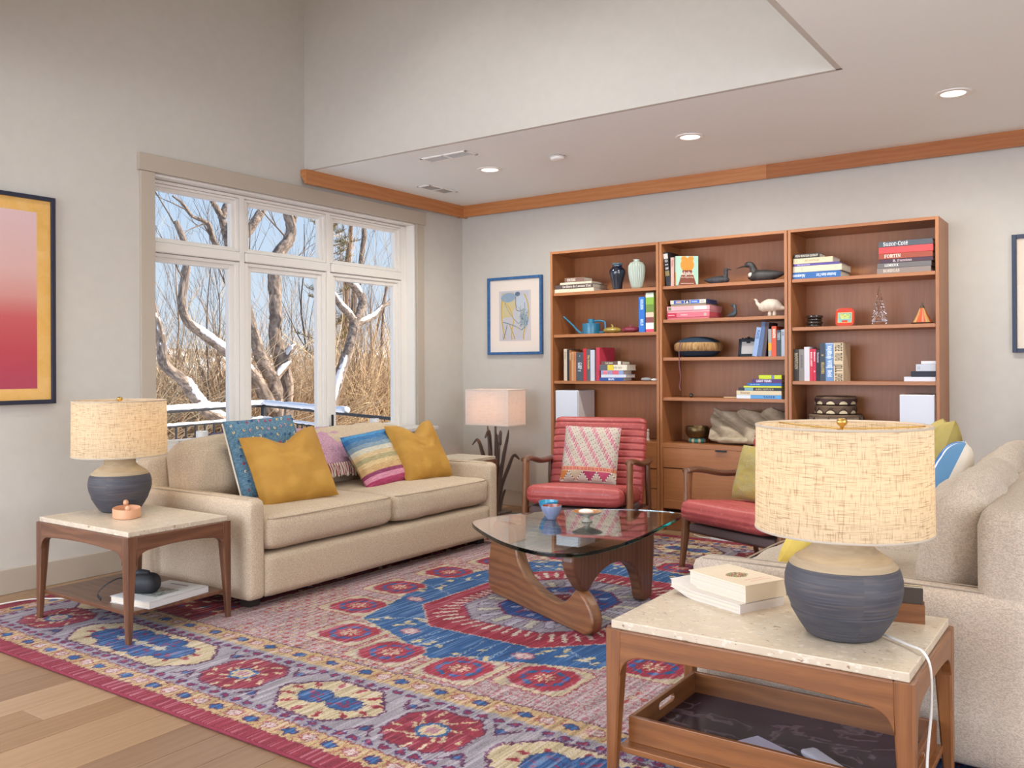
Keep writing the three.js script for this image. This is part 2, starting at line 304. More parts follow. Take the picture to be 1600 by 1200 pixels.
for (const [x, z] of [[6.6, 3.4], [7.2, 6.0]]) downlight(x, z, 'added unseen fill downlight further along the flat ceiling');  // extra lamps added beyond the view to brighten the room
for (const [x, z] of [[1.75, 3.2], [3.0, 3.2], [1.75, 4.5], [3.0, 4.5]]) downlight(x, z, 'round recessed downlight high in the raised ceiling bay', wallH, BAYLIGHT, .84, .3);
{
  const vent = (x, z, w, d, label, ry) => {
    const t = thing('ceiling_vent', label, 'vent', [x, 2.75, z], ry, 'ceiling vents'); const grey = std({ color: 0x9c948a, roughness: .7 });
    part('frame', cat(rb(w, .008, .02, 0, -.004, -d / 2 + .01, .002), rb(w, .008, .02, 0, -.004, d / 2 - .01, .002), rb(.02, .008, d, -w / 2 + .01, -.004, 0, .002), rb(.02, .008, d, w / 2 - .01, -.004, 0, .002), rb(.014, .008, d, 0, -.004, 0, .002)), ringMat, t);
    part('backing', bx(w - .03, .002, d - .03, 0, -.001, 0), grey, t);
    for (let i = 0; i < 7; i++) { const s = part('slat', rot(rb(w - .04, .002, .014, 0, 0, 0, .0009), .5, 0, 0), ringMat, t); s.position.set(0, -.005, -d / 2 + .022 + i * (d - .044) / 6); }
  };
  vent(1.18, 1.66, .42, .14, 'grey two-panel ceiling vent beside the dropped ceiling edge', 0); vent(.38, .82, .36, .15, 'white ceiling vent close to the window wall', Math.PI / 2);
  const s = thing('smoke_detector', 'small white round smoke detector on the ceiling', 'smoke detector', [1.807, 2.75, 1.205]);
  part('base', lathe([[.0001, 0], [.058, 0], [.058, -.012], [.0001, -.012]], 32), ringMat, s); part('cover', lathe([[.05, -.012], [.05, -.02], [.042, -.03], [.0001, -.032]], 32), ringMat, s);
}
// ------------------------------------------------------------------ outdoors: deck rail, snow, bare trees, thicket, far ridge
{
  const bark = (a, b, s) => { const A = hex(a), B = hex(b); const f = (u, v) => fbm(u * 14, v * 40, s) * .7 + vnoise(u * 60, v * 90, s + 4) * .3; return std({ map: tex(128, 256, (u, v) => mix3(A, B, smooth(.3, .7, f(u, v)))), bumpMap: tex(128, 256, (u, v) => 255 * f(u, v), { srgb: false }), bumpScale: .02, roughness: 1 }); };
  const barkGrey = bark(0xa5968a, 0x6e625a, 3), barkBrown = bark(0xa58a74, 0x7a6250, 8), twigTan = std({ color: 0xdcc4a2, roughness: 1 }), twigBrown = std({ color: 0xbca288, roughness: 1 }), twigDark = std({ color: 0x7a6a5e, roughness: 1 });
  // ground
  const gh = (x, z) => -.35 - smooth(-4, -30, x) * 6 + (fbm(x * .25, z * .25, 4) - .5) * .6;
  const gp = new THREE.PlaneGeometry(90, 110, 90, 90); rot(gp, -Math.PI / 2, 0, 0); gp.translate(-46.5, 0, -10);
  for (let i = 0, p = gp.attributes.position; i < p.count; i++) p.setY(i, gh(p.getX(i), p.getZ(i)));
  gp.computeVertexNormals();
  struct('ground', gp, std({ map: tex(256, 256, (u, v) => mix3([196, 178, 158], [240, 243, 250], smooth(.35, .6, fbm(u * 18, v * 18, 9)))), roughness: 1 }));
  const deckPts = [[-.24, 5.5], [-.24, .3], [-.95, .05], [-4.55, -1.45], [-4.15, .9], [-2.2, 5.5]];
  const ds = new THREE.ExtrudeGeometry(polyShape(deckPts.map(([x, z]) => [x, -z])), { depth: .12, bevelEnabled: false }); rot(ds, -Math.PI / 2, 0, 0);
  struct('deck', triUV(mv(ds, 0, -.24, 0)), std({ color: 0x9a9088, roughness: .9 }));
  const sd = new THREE.ExtrudeGeometry(shapeOf(deckPts.map(([x, z]) => [x, -z]), true, .05, 60), { depth: .07, bevelEnabled: true, bevelSize: .03, bevelThickness: .03, bevelSegments: 3 }); rot(sd, -Math.PI / 2, 0, 0);
  const sg = solo('deck_snow', mv(sd, 0, -.11, 0), snowMat, 'layer of fresh snow lying on the deck outside', 'snow'); sg.userData.kind = 'stuff';
  // railing
  const rail = thing('deck_railing', 'black metal deck railing with snow on its rails outside the window', 'railing');
  const iron = std({ color: 0x24262b, roughness: .55, metalness: .3 });
  const bar = (a, b, w, h, y) => { const dx = b[0] - a[0], dz = b[1] - a[1], L = Math.hypot(dx, dz), g = rb(L, h, w, 0, 0, 0, .006); rot(g, 0, -Math.atan2(dz, dx), 0); return mv(g, (a[0] + b[0]) / 2, y, (a[1] + b[1]) / 2); };
  const runs = [[[-2.2, 5.2], [-4.1, .8]], [[-4.1, .8], [-4.55, -1.4]], [[-4.55, -1.4], [-.35, .22]]];
  runs.forEach(([a, b], k) => {
    part('top_rail', bar(a, b, .05, .03, .74), iron, rail); part('lower_rail', bar(a, b, .035, .025, .56), iron, rail); part('bottom_rail', bar(a, b, .035, .025, -.02), iron, rail);
    const L = Math.hypot(b[0] - a[0], b[1] - a[1]), n = Math.round(L / .16), r = rngOf(31 + k);
    for (let i = 0; i <= n; i++) { const t = i / n, big = i === 0 || i === n; if (big && k > 0 && i === 0) continue; const x = lerp(a[0], b[0], t), z = lerp(a[1], b[1], t); part(big ? 'post' : 'baluster', big ? rb(.06, .95, .06, x, .28, z, .005) : bx(.018, .58, .018, x, .27, z), iron, rail); }
    const snowRun = (y, h, w, t0, t1) => { const m = 30, pts = []; for (let i = 0; i <= m; i++) { const t = lerp(t0, t1, i / m); pts.push([lerp(a[0], b[0], t), y + (r() - .5) * .006, lerp(a[1], b[1], t), h * (.85 + r() * .3)]); } return tube(pts, 60, 8, { fx: w / h }); };
    part('snow', snowRun(.785, .036, .045, 0, k === 2 ? .62 : 1), snowMat, rail); part('snow', snowRun(.582, .018, .026, 0, k === 2 ? .6 : 1), snowMat, rail);
  });
  // traced limbs: [x, y, z, radius]
  const L = {
    A: [[-6,2.2,-.65,.058],[-6,1.89,-.74,.063],[-6.1,1.6,-.87,.068],[-6.2,1.31,-.99,.073],[-6.2,1.14,-1.21,.078],[-6.3,1,-1.43,.084],[-6.4,.79,-1.65,.09],[-6.6,.6,-1.99,.097],[-6.9,.4,-2.6,.109],[-7.1,.1,-3.4,.122]],
    B: [[-7,3.55,-1.73,.04],[-7,3.07,-1.92,.06],[-7,2.62,-1.87,.065],[-7,2.21,-1.83,.07],[-7,1.99,-1.93,.07],[-7,1.82,-2.18,.077],[-7,1.64,-2.49,.083],[-7,1.46,-2.76,.09],[-7,1.26,-3.05,.097],[-7.1,.98,-3.4,.109],[-7.2,.5,-3.75,.133]],
    C: [[-7.5,4.58,-4.25,.076],[-7.5,4.13,-4.37,.088],[-7.5,3.81,-4.47,.094],[-7.5,3.57,-4.39,.106],[-7.5,3.31,-4.16,.11],[-7.5,2.99,-4.07,.115],[-7.5,2.58,-4.09,.116],[-7.5,2.12,-4.1,.11],[-7.5,1.77,-4.09,.116],[-7.5,1.43,-4.19,.128],[-7.5,1.08,-4.32,.125],[-7.5,.49,-4.33,.13],[-7.5,-.9,-4.31,.17]],
    C2: [[-7.5,3.75,-4.45,.047],[-7.5,4.06,-4.58,.041],[-7.5,4.4,-4.72,.036]],
    D: [[-7.3,2.9,-3.1,.07],[-7.2,2.29,-3.23,.087],[-7.2,1.95,-3.32,.099],[-7.2,1.59,-3.46,.105],[-7.2,1.26,-3.62,.112],[-7.2,1.02,-3.8,.113],[-7.2,.52,-3.86,.13],[-7.3,-.9,-4,.18]],
    E: [[-7.2,1,-3.8,.068],[-7.2,1.22,-3.98,.062],[-7.2,1.35,-4.18,.052]], Fs: [[-7.5,1.35,-4.23,.081],[-7.5,1.57,-4.41,.065],[-7.5,1.67,-4.55,.053]],
    G: [[-8.5,4.26,-2.69,.017],[-8.5,4.16,-2.88,.023],[-8.5,4.04,-3,.028],[-8.5,3.96,-3.08,.028],[-8.5,3.91,-3.31,.035],[-8.5,3.86,-3.41,.046],[-8.5,3.59,-3.52,.052],[-8.5,3.26,-3.78,.053],[-8.5,2.87,-4.06,.06],[-8.6,2.4,-4.23,.072],[-8.8,1,-4.4,.1],[-8.9,-1,-4.45,.13]],
    H: [[-9,4.43,-3.85,.048],[-9,4.14,-4.06,.061],[-9,3.89,-4.16,.079],[-9,3.59,-4.25,.092],[-9,3.17,-4.3,.092],[-9,1,-4.45,.11],[-8.95,-1,-4.5,.14]], H2: [[-9,4.1,-4.07,.073],[-9,4.35,-4.18,.067],[-9,4.75,-4.33,.062]],
    I: [[-8.5,4.95,-5.1,.07],[-8.5,4.75,-4.95,.075],[-8.5,4.34,-4.66,.08],[-8.5,3.99,-4.41,.085],[-8.6,3.6,-4.2,.084],[-8.8,3,-4.3,.09]],
    J: [[-6.5,2.13,-5.1,.088],[-6.5,1.89,-5.04,.094],[-6.5,1.6,-4.94,.093],[-6.5,1.19,-4.74,.098],[-6.5,.85,-4.6,.103],[-6.5,.29,-4.41,.125],[-6.4,-.9,-4.2,.16]],
    K: [[-6.5,2.08,-5.1,.076],[-6.5,2.24,-4.94,.07],[-6.5,2.39,-4.73,.063],[-6.5,2.7,-4.45,.057]], L: [[-6.5,2.08,-5.1,.076],[-6.5,2.3,-5.23,.077],[-6.5,2.51,-5.29,.077],[-6.5,2.7,-5.15,.071],[-6.5,2.86,-4.91,.07],[-6.5,3.15,-4.5,.063]],
    M: [[-6.5,2.06,-5.13,.059],[-6.5,2.14,-5.38,.06],[-6.5,2.24,-5.61,.054],[-6.5,2.4,-5.8,.043],[-6.5,2.49,-6.08,.031],[-6.5,2.45,-6.4,.02]],
    N: [[-11,5.6,-9.97,.05],[-11,5.03,-9.92,.058],[-11,4.63,-9.94,.066],[-11,4.21,-9.87,.066],[-11,3.79,-9.8,.074],[-11,3.37,-9.64,.073],[-11,1,-9.4,.09],[-11,-2,-9.4,.12]], O: [[-12,5.6,-10.56,.052],[-12,4.95,-10.46,.06],[-12,4.51,-10.41,.069],[-12,4.07,-10.33,.069],[-12,1,-10.2,.09],[-12,-2,-10.2,.11]],
    P: [[-12,3.6,-11.9,.03],[-12,2.76,-11.61,.036],[-12,2.04,-11.35,.044],[-12,1.51,-11.19,.079],[-12,.8,-11.21,.088],[-12,-2,-11.2,.1]], Q: [[-12.5,3.8,-12.4,.03],[-12.5,2.63,-12.22,.037],[-12.5,1.52,-12.13,.046],[-12.5,.6,-12.02,.064],[-12.5,-2,-11.98,.08]],
  };
  const r = rngOf(77);
  const snowOn = (pts, i0, i1, k = 1) => { const s = pts.slice(i0, i1 + 1).map(([x, y, z, q], i, a) => [x + q * .34, y + q * .50, z + q * .22, q * .84 * k * (.85 + .3 * r()) * (i === 0 || i === a.length - 1 ? .55 : 1)]); return tube(s, s.length * 7, 9, { rough: .16, seed: i0 + 5, fy: .85 }); };
  function twigsFrom(base, dir, len, rad, depth, out, spread = .55) {   // branching spray of thin twigs
    const n = 4, pts = [[...base, rad]]; let p = V(...base), d = V(...dir).normalize();
    for (let i = 1; i <= n; i++) { d.add(V((r() - .5) * .35, (r() - .3) * .25, (r() - .5) * .35)).normalize(); p = p.clone().addScaledVector(d, len / n); pts.push([p.x, p.y, p.z, rad * (1 - .7 * i / n)]); }
    out.push(tube(pts, 5, rad > .012 ? 5 : 3, { caps: false }));
    if (depth > 0) for (let k = 0; k < 3 + Math.floor(r() * 2); k++) { const t = 1 + Math.floor(r() * n), q = pts[Math.min(t, n)]; twigsFrom([q[0], q[1], q[2]], [d.x + (r() - .5) * 2 * spread, d.y + (r() - .2) * spread, d.z + (r() - .5) * 2 * spread], len * (.45 + r() * .25), Math.max(.003, q[3] * .6), depth - 1, out, spread); }
  }
  function tree(label, limbs, mat, snows, twigBases, twigMat) {
    const t = thing('bare_tree', label, 'tree'); limbs.forEach((k, i) => part(i ? 'limb' : 'trunk', tube(L[k], L[k].length * 6, 12, { rough: .14, seed: i + 3 }), mat, t));
    for (const [k, a, b, w] of snows) part('snow', snowOn(L[k], a, b, w), snowMat, t);
    const out = []; for (const [p, d, len, rad, dep] of twigBases) twigsFrom(p, d, len, rad, dep, out);
    if (out.length) { const m = part('twigs', cat(out), twigMat, t); m.userData.kind = 'stuff'; }
  }
  tree('gnarled grey tree with several crooked stems and snow-laden limbs beyond the railing', ['C', 'C2', 'A', 'B', 'D', 'E', 'Fs'], barkGrey, [['A', 0, 3, 1.1], ['A', 4, 8, 1.15], ['B', 4, 9], ['D', 2, 5, .8], ['E', 0, 2], ['Fs', 0, 2], ['C', 9, 11, .6]],
    [[[-7, 2.6, -1.9], [.1, .8, .8], 1.1, .014, 2], [[-7, 3.5, -1.7], [0, 1, .6], .9, .014, 2], [[-7.5, 3.6, -4.4], [0, .7, 1], 1.4, .018, 2], [[-7.5, 3, -4.1], [0, .4, -1], 1.2, .014, 2], [[-7.2, 2.3, -3.2], [0, 1, .3], 1.5, .02, 2]], twigDark);
  tree('tall dark forked tree standing behind the gnarled tree', ['H', 'G', 'H2', 'I'], barkGrey, [['I', 1, 3, .6]], [[[-8.5, 4.05, -3], [0, .3, 1], .7, .014, 2], [[-8.5, 3.9, -3.4], [0, -.5, .7], .8, .014, 2], [[-9, 3.6, -4.25], [0, .6, -.7], 1.2, .016, 2], [[-8.5, 3.3, -3.8], [0, .8, .8], 1.2, .015, 2], [[-8.8, 2.2, -4.3], [0, 1, 1], 1.6, .02, 3]], twigDark);
  tree('crooked forked tree with thick snow on its limbs in the right window light', ['J', 'K', 'L', 'M'], barkGrey, [['J', 2, 5, .9], ['K', 0, 3], ['L', 2, 5], ['M', 0, 3], ['J', 0, 1, .7]], [[[-6.5, 2.4, -5.8], [0, .4, -1], .8, .012, 2], [[-6.5, 2.6, -5.2], [0, .9, -.5], .9, .012, 2]], twigDark);
  tree('slim grey trunk rising highest behind the right window light', ['N'], barkGrey, [], [[[-11, 4.9, -9.9], [0, 1, -.7], .9, .015, 1]], twigDark); tree('slim mottled trunk left of the highest slim trunk', ['O'], barkBrown, [], [[[-12, 4.6, -10.4], [0, .4, .9], 1, .015, 2]], twigBrown);
  tree('thin grey trunk low in the right window light', ['P'], barkGrey, [], [[[-12, 1.5, -11.2], [0, .8, -.8], 1.6, .02, 2]], twigDark); tree('thinnest pale trunk at the far right in the window', ['Q'], barkBrown, [], [[[-12.5, 1.5, -12.1], [0, .9, .5], 1.6, .016, 2]], twigBrown);
  // saplings
  const spots = []; for (let i = 0; i < 46; i++) { const x = -8 - r() * 9, t = (x - 5.135) / -5.135, zc = lerp(6.55, lerp(3.3, .6, r()), t); spots.push([x, zc]); }
  spots.forEach(([x, z], i) => {
    const out = [], y = gh(x, z), h = 3.4 + r() * 2.6, p0 = [x, y, z], lean = (r() - .5) * .5, R0 = .018 + r() * .022, pts = []; for (let k = 0; k <= 6; k++) pts.push([x + (r() - .5) * .15, y + h * k / 6, z + lean * h * (k / 6) ** 1.5 * .5 + (r() - .5) * .12, R0 * (1.05 - k / 6 * .85)]);
    out.push(tube(pts, 14, 5, { caps: false })); for (let k = 0; k < 7; k++) { const q = pts[2 + Math.floor(r() * 5)]; twigsFrom([q[0], q[1], q[2]], [(r() - .5) * .8, .9, (r() - .5) * 1.6], h * (.22 + r() * .16), Math.max(.006, q[3] * .55), 2, out, .5); }
    const m = solo('bare_sapling', cat(out), i % 3 ? (i % 2 ? twigBrown : twigTan) : twigDark, 'slender bare sapling in the brown thicket beyond the railing', 'sapling', [0, 0, 0], 0, 'bare saplings beyond the railing');
  });
  // thicket of dry stems: uncountable
  const brush = (n, seed) => { const q = rngOf(seed), gs = []; for (let i = 0; i < n; i++) { const a = q() * 6.28, l = .5 + q() * 1.1, b = (q() - .5) * 1.2, x = (q() - .5) * .9, z = (q() - .5) * .9, pts = []; for (let k = 0; k <= 4; k++) { const t = k / 4; pts.push([x + Math.cos(a) * l * t * (.35 + .5 * t), l * (t * 1.25 - b * .35 * t * t), z + Math.sin(a) * l * t * (.35 + .5 * t), .007 * (1.1 - t * .7)]); } gs.push(tube(pts, 5, 3, { caps: false })); } return cat(gs); };
  const th = [[brush(60, 3), twigTan, 340, 91], [brush(60, 4), twigBrown, 340, 92], [brush(50, 6), std({ color: 0xe9d8b8, roughness: 1 }), 150, 93]], mm = new THREE.Matrix4();
  th.forEach(([g, m, n, s]) => {
    const q = rngOf(s), im = new THREE.InstancedMesh(g, m, n); im.name = numbered('dry_thicket'); im.castShadow = im.receiveShadow = true;
    for (let i = 0; i < n; i++) { const x = -8.3 - Math.pow(q(), 1.3) * 12, t = (x - 5.135) / -5.135, z = lerp(6.55, lerp(3.6, -.6, q()), t), k = .7 + q() * .75; mm.compose(V(x, gh(x, z) + q() * (.5 + .9 * smooth(-6, -12, x)) - .1, z), new THREE.Quaternion().setFromEuler(new THREE.Euler((q() - .5) * 1.5, q() * 6.28, (q() - .5) * 1.5)), V(k, k * .85, k)); im.setMatrixAt(i, mm); }
    scene.add(im); tagIt(im, 'tangled dry brown brush filling the slope beyond the railing', 'brush', 'brush beyond the railing'); im.userData.kind = 'stuff';
  });
  // evergreen with sparse olive boughs
  { const t = thing('pine_tree', 'sparse olive evergreen behind the crooked snowy tree', 'tree'); const tr = [[-10, -1.5, -7.9, .09], [-10, 1.5, -7.9, .08], [-10, 3.3, -7.8, .06], [-10, 5.2, -7.7, .025]]; part('trunk', tube(tr, 12, 8), barkBrown, t);
    const gs = [], ns = [], q = rngOf(8); for (let i = 0; i < 46; i++) { const y = 1.2 + q() * 3.6, a = q() * 6.28, l = (1.25 - y * .16) * (.6 + q() * .5), e = [-10 + Math.cos(a) * l, y + .1 + q() * .2, -7.85 + Math.sin(a) * l]; gs.push(tube([[-10, y, -7.85, .014], [lerp(-10, e[0], .5), y + .05, lerp(-7.85, e[2], .5), .01], [...e, .004]], 4, 4, { caps: false }));
      for (let k = 0; k < 44; k++) { const t2 = .35 + q() * .68, c = V(lerp(-10, e[0], t2), lerp(y, e[1], t2), lerp(-7.85, e[2], t2)), d = V(q() - .5, q() * .5, q() - .5).normalize().multiplyScalar(.09 + q() * .06); ns.push(tube([[c.x, c.y, c.z, .007], [c.x + d.x, c.y + d.y, c.z + d.z, .003]], 1, 3, { caps: false })); } }
    const b = part('boughs', cat(gs), twigBrown, t); b.userData.kind = 'stuff'; const nd = part('needles', cat(ns), std({ color: 0x8a8256, roughness: 1 }), t); nd.userData.kind = 'stuff'; }
  // far ridge
  const hill = new THREE.PlaneGeometry(500, 40, 120, 6); for (let i = 0, p = hill.attributes.position; i < p.count; i++) { const top = (p.getY(i) + 20) / 40; p.setY(i, -20 + top * (24.5 + fbm(p.getX(i) * .012, 3, 6) * 9)); p.setZ(i, -top * 40); } hill.computeVertexNormals(); rot(hill, 0, Math.PI / 2, 0); hill.translate(-230, 0, -150);
  struct('far_ridge', hill, std({ map: tex(256, 128, (u, v) => mix3([122, 104, 90], [236, 236, 238], smooth(.35, .65, fbm(u * 50, v * 14, 2))), { rx: 3 }), roughness: 1 }));
}
// ------------------------------------------------------------------ rug: hand-knotted star medallion, 4.82 m by 4.07 m
const RUG = [4.82, 4.07, 2.68, 2.605];
function drawRug(c, W, H) {
  const q = rngOf(19), RED = '#9a2f40', RED2 = '#822638', BLUE = '#2f5f98', NAVY = '#31457c', CREAM = '#d8c298', SAND = '#cfae7c', LAV = '#a79da2', PINK = '#c58f96', PURP = '#5d2a4e', hw = 2.41, hh = 2.035, k = W / 4.82;
  c.translate(W / 2, H / 2); c.scale(k, k); c.lineJoin = 'round'; c.lineCap = 'round';
  const poly = (pts, f, s, w) => { c.beginPath(); pts.forEach(([x, y], i) => i ? c.lineTo(x, y) : c.moveTo(x, y)); c.closePath(); if (f) { c.fillStyle = f; c.fill(); } if (s) { c.strokeStyle = s; c.lineWidth = w; c.stroke(); } };
  const ell = (x, y, a, b, f, s, w, t = 0) => { c.beginPath(); c.ellipse(x, y, a, b, t, 0, 6.2832); if (f) { c.fillStyle = f; c.fill(); } if (s) { c.strokeStyle = s; c.lineWidth = w; c.stroke(); } };
  const line = (pts, s, w) => { c.beginPath(); pts.forEach(([x, y], i) => i ? c.lineTo(x, y) : c.moveTo(x, y)); c.strokeStyle = s; c.lineWidth = w; c.stroke(); };
  const frame = (d, f) => { c.fillStyle = f; c.fillRect(-hw + d, -hh + d, 2 * (hw - d), 2 * (hh - d)); };
  frame(0, RED); frame(.076, '#6d2038'); frame(.08, SAND); frame(.174, RED2); frame(.18, LAV); frame(.64, SAND); frame(.75, PURP); frame(.758, '#c3b0ac');
  // field lattice
  const fx = hw - .76, fy = hh - .76;
  for (let x = -fx; x < fx; x += .046) for (let y = -fy; y < fy; y += .046) {
    const o = (Math.round((x + fx) / .046) + Math.round((y + fy) / .046)) % 2, m = fbm(x * 1.5 + 9, y * 1.5, 5);
    c.fillStyle = o ? (m > .52 ? '#d7bd96' : '#bdb0b2') : (m > .5 ? '#b9504e' : '#b5737f'); const a = .034, b = .012;
    c.fillRect(x - a / 2, y - b / 2, a, b); c.fillRect(x - b / 2, y - a / 2, b, a); if (o) { c.strokeStyle = '#a8404c'; c.lineWidth = .004; c.strokeRect(x - .015, y - .015, .03, .03); }
  }
  // left and right ends of the field: red panels with cream twigs
  for (const s of [-1, 1]) { c.fillStyle = '#8f2430'; c.fillRect(s > 0 ? fx - .34 : -fx, -fy, .34, 2 * fy); for (let i = 0; i < 150; i++) { const x = s * (fx - q() * .33), y = (q() * 2 - 1) * fy; line([[x, y], [x + (q() - .5) * .08, y + (q() - .5) * .1]], q() > .4 ? CREAM : NAVY, .012 + q() * .012); } c.fillStyle = CREAM; c.fillRect(s * (fx - .34) - .006, -fy, .012, 2 * fy); }
  // border ovals
  const ovals = (d, n, m) => {
    for (const s of [-1, 1]) for (let i = -n; i <= n; i++) { const x = i * .0975, y = s * (hh - d); if (Math.abs(x) > hw - d - .03) continue; line([[x - .049, y - s * .04], [x - .038, y], [x - .049, y + s * .04]], '#a4473f', .005); if (i & 1) ell(x, y, .031, .022, BLUE, '#5a2450', .007); else { ell(x, y, .032, .026, '#d9bfb6', '#9e3b44', .006); line([[x - .015, y], [x + .015, y]], '#a4505a', .005); } }
    for (const s of [-1, 1]) for (let i = -m; i <= m; i++) { const y = i * .0975, x = s * (hw - d); if (Math.abs(y) > hh - d - .03) continue; line([[x - s * .04, y - .049], [x, y - .038], [x + s * .04, y - .049]], '#a4473f', .005); if (i & 1) ell(x, y, .022, .031, BLUE, '#5a2450', .007); else { ell(x, y, .026, .032, '#d9bfb6', '#9e3b44', .006); line([[x, y - .015], [x, y + .015]], '#a4505a', .005); } }
  };
  ovals(.125, 24, 20); ovals(.695, 18, 14);
  const dots = (d) => { for (const s of [-1, 1]) { for (let x = -hw + d; x < hw - d; x += .068) ell(x, s * (hh - d), .021, .015, '#8f2a48', '#3f3170', .006); for (let y = -hh + d; y < hh - d; y += .068) ell(s * (hw - d), y, .015, .021, '#8f2a48', '#3f3170', .006); } };
  dots(.212); dots(.60);
  // main border cartouches
  const oct = (x, y, a, b, cut) => [[x - a + cut, y - b], [x + a - cut, y - b], [x + a, y - b + cut], [x + a, y + b - cut], [x + a - cut, y + b], [x - a + cut, y + b], [x - a, y + b - cut], [x - a, y - b + cut]];
  const sprigs = (x, y, a, b, n) => { for (let i = 0; i < n; i++) { const t = i / n * 6.283 + .2, px = x + Math.cos(t) * a * .8, py = y + Math.sin(t) * b * .78; line([[x + Math.cos(t) * a * .55, y + Math.sin(t) * b * .5], [px, py]], '#9c3c40', .005); ell(px, py, .026, .012, '#a02b3a', null, 0, t); } };
  const rosette = (x, y, a, b, petals = 14) => { poly(oct(x, y, a, b, a * .45), RED, PURP, .008); for (let i = 0; i < petals * 2; i++) { const t = i / petals / 2 * 6.283, rr = .5 + .36 * (i & 1); ell(x + Math.cos(t) * a * rr, y + Math.sin(t) * b * rr, .02 + q() * .014, .008, i % 3 ? CREAM : RED2, null, 0, t + q()); } ell(x, y, a * .34, b * .34, CREAM, BLUE, .014); ell(x, y, a * .16, b * .16, PINK); };
  const longC = (x, y, a, b, vert) => { const p = oct(x, y, a, b, Math.min(a, b) * .75); poly(p, CREAM, PURP, .014); sprigs(x, y, a, b, 14); const n = 5; for (let i = -2; i <= 2; i++) for (const s of [-1, 1]) { const ox = vert ? s * b * 0 + s * .07 * (Math.abs(i) === 2 ? .3 : 1) : i * a * .27, oy = vert ? i * b * .27 : s * .065 * (Math.abs(i) === 2 ? .3 : 1); ell(x + ox, y + oy, .075, .06, BLUE, NAVY, .012); for (let m = 0; m < 7; m++) ell(x + ox + (q() - .5) * .1, y + oy + (q() - .5) * .08, .012, .007, '#8d2f57'); } for (let i = -1; i <= 1; i++) poly([[x + (vert ? 0 : i * a * .3 - .05), y + (vert ? i * b * .3 : 0)], [x + (vert ? -.03 : i * a * .3), y + (vert ? i * b * .3 - .05 : -.03)], [x + (vert ? 0 : i * a * .3 + .05), y + (vert ? i * b * .3 : 0)], [x + (vert ? .03 : i * a * .3), y + (vert ? i * b * .3 + .05 : .03)]], '#cfc3ad'); };
  const shortC = (x, y, a, b, vert) => { poly(oct(x, y, a, b, a * .55), CREAM, PURP, .014); sprigs(x, y, a, b, 12); for (const s of [-1, 1]) { const ox = vert ? 0 : s * .075, oy = vert ? s * .075 : 0; ell(x + ox, y + oy, vert ? .055 : .078, vert ? .078 : .055, BLUE, NAVY, .012); for (let m = 0; m < 10; m++) ell(x + ox + (q() - .5) * .09, y + oy + (q() - .5) * .06, .012, .008, '#8d2f57'); } };
  const link = (x, y, vert) => { for (const s of [-1, 1]) { ell(vert ? x + s * .12 : x, vert ? y : y + s * .12, .022, .02, BLUE, PURP, .006); line(vert ? [[x + s * .16, y - .05], [x + s * .09, y], [x + s * .16, y + .05]] : [[x - .05, y + s * .16], [x, y + s * .09], [x + .05, y + s * .16]], PURP, .012); } };
  for (const s of [-1, 1]) {
    const y = s * (hh - .406); shortC(0, y, .255, .165); for (const t of [-1, 1]) { link(t * .3, y); rosette(t * .5, y, .165, .155); link(t * .7, y); longC(t * 1.215, y, .46, .165); link(t * 1.72, y); rosette(t * 1.93, y, .165, .155); }
    const x = s * (hw - .406); shortC(x, 0, .165, .255, true); for (const t of [-1, 1]) { link(x, t * .3, true); rosette(x, t * .5, .155, .165); link(x, t * .7, true); longC(x, t * 1.12, .165, .36, true); }
  }
  // star medallion
  const star = []; const tip = [[0, -1.065], [.665, -.79], [.925, 0], [.665, .79], [0, 1.065], [-.665, .79], [-.925, 0], [-.665, -.79]], notch = [[.345, -.90], [.76, -.41], [.76, .41], [.345, .90], [-.345, .90], [-.76, .41], [-.76, -.41], [-.345, -.90]];
  tip.forEach((p, i) => { star.push(p, notch[i]); });
  // cream stepped ground under the rosettes
  const rosa = []; for (const sx of [-1, 1]) for (const sy of [-1, 1]) for (const [x, y] of [[.19, 1.09], [.54, .99], [.845, .63], [.925, .222]]) rosa.push([sx * x, sy * y]);
  for (const [x, y] of rosa) poly(oct(x, y, .165, .155, .03), '#d3bf9e', '#a4404c', .007);
  poly(star, BLUE, CREAM, .009);
  for (const [x, y] of rosa) { poly(oct(x, y, .138, .128, .05), '#c0a9a2'); poly(oct(x, y, .13, .12, .052), '#a92f42', '#b8505a', .006); for (let i = 0; i < 8; i++) { const t = i / 8 * 6.283 + .39; ell(x + Math.cos(t) * .088, y + Math.sin(t) * .08, .03, .013, i & 1 ? '#3b5aa2' : BLUE, null, 0, t + 1.57); } for (let i = 0; i < 8; i++) { const t = i / 8 * 6.283; ell(x + Math.cos(t) * .032, y + Math.sin(t) * .03, .02, .007, '#e0c6a0', null, 0, t); } ell(x, y, .009, .009, '#b55'); }
  for (const sx of [-1, 1]) for (const sy of [-1, 1]) {
    for (const [x, y] of [[.68, .366], [.32, .814]]) { ell(sx * x, sy * y, .05, .038, PINK, '#a8566a', .008); for (let i = 0; i < 6; i++) ell(sx * x + Math.cos(i) * .026, sy * y + Math.sin(i) * .02, .014, .009, '#dcc3b8'); }
    for (let i = 0; i < 8; i++) { const x = .35 + q() * .28, y = .62 + q() * .16; ell(sx * x, sy * y, .02 + q() * .02, .012, CREAM, null, 0, q() * 3); }
    for (let i = 0; i < 5; i++) { const x = .70 + q() * .12, y = .05 + q() * .22; ell(sx * x, sy * y, .026, .013, CREAM, null, 0, q() * 3); const x2 = .06 + q() * .2, y2 = .84 + q() * .13; ell(sx * x2, sy * y2, .026, .012, CREAM, null, 0, q() * 3); }
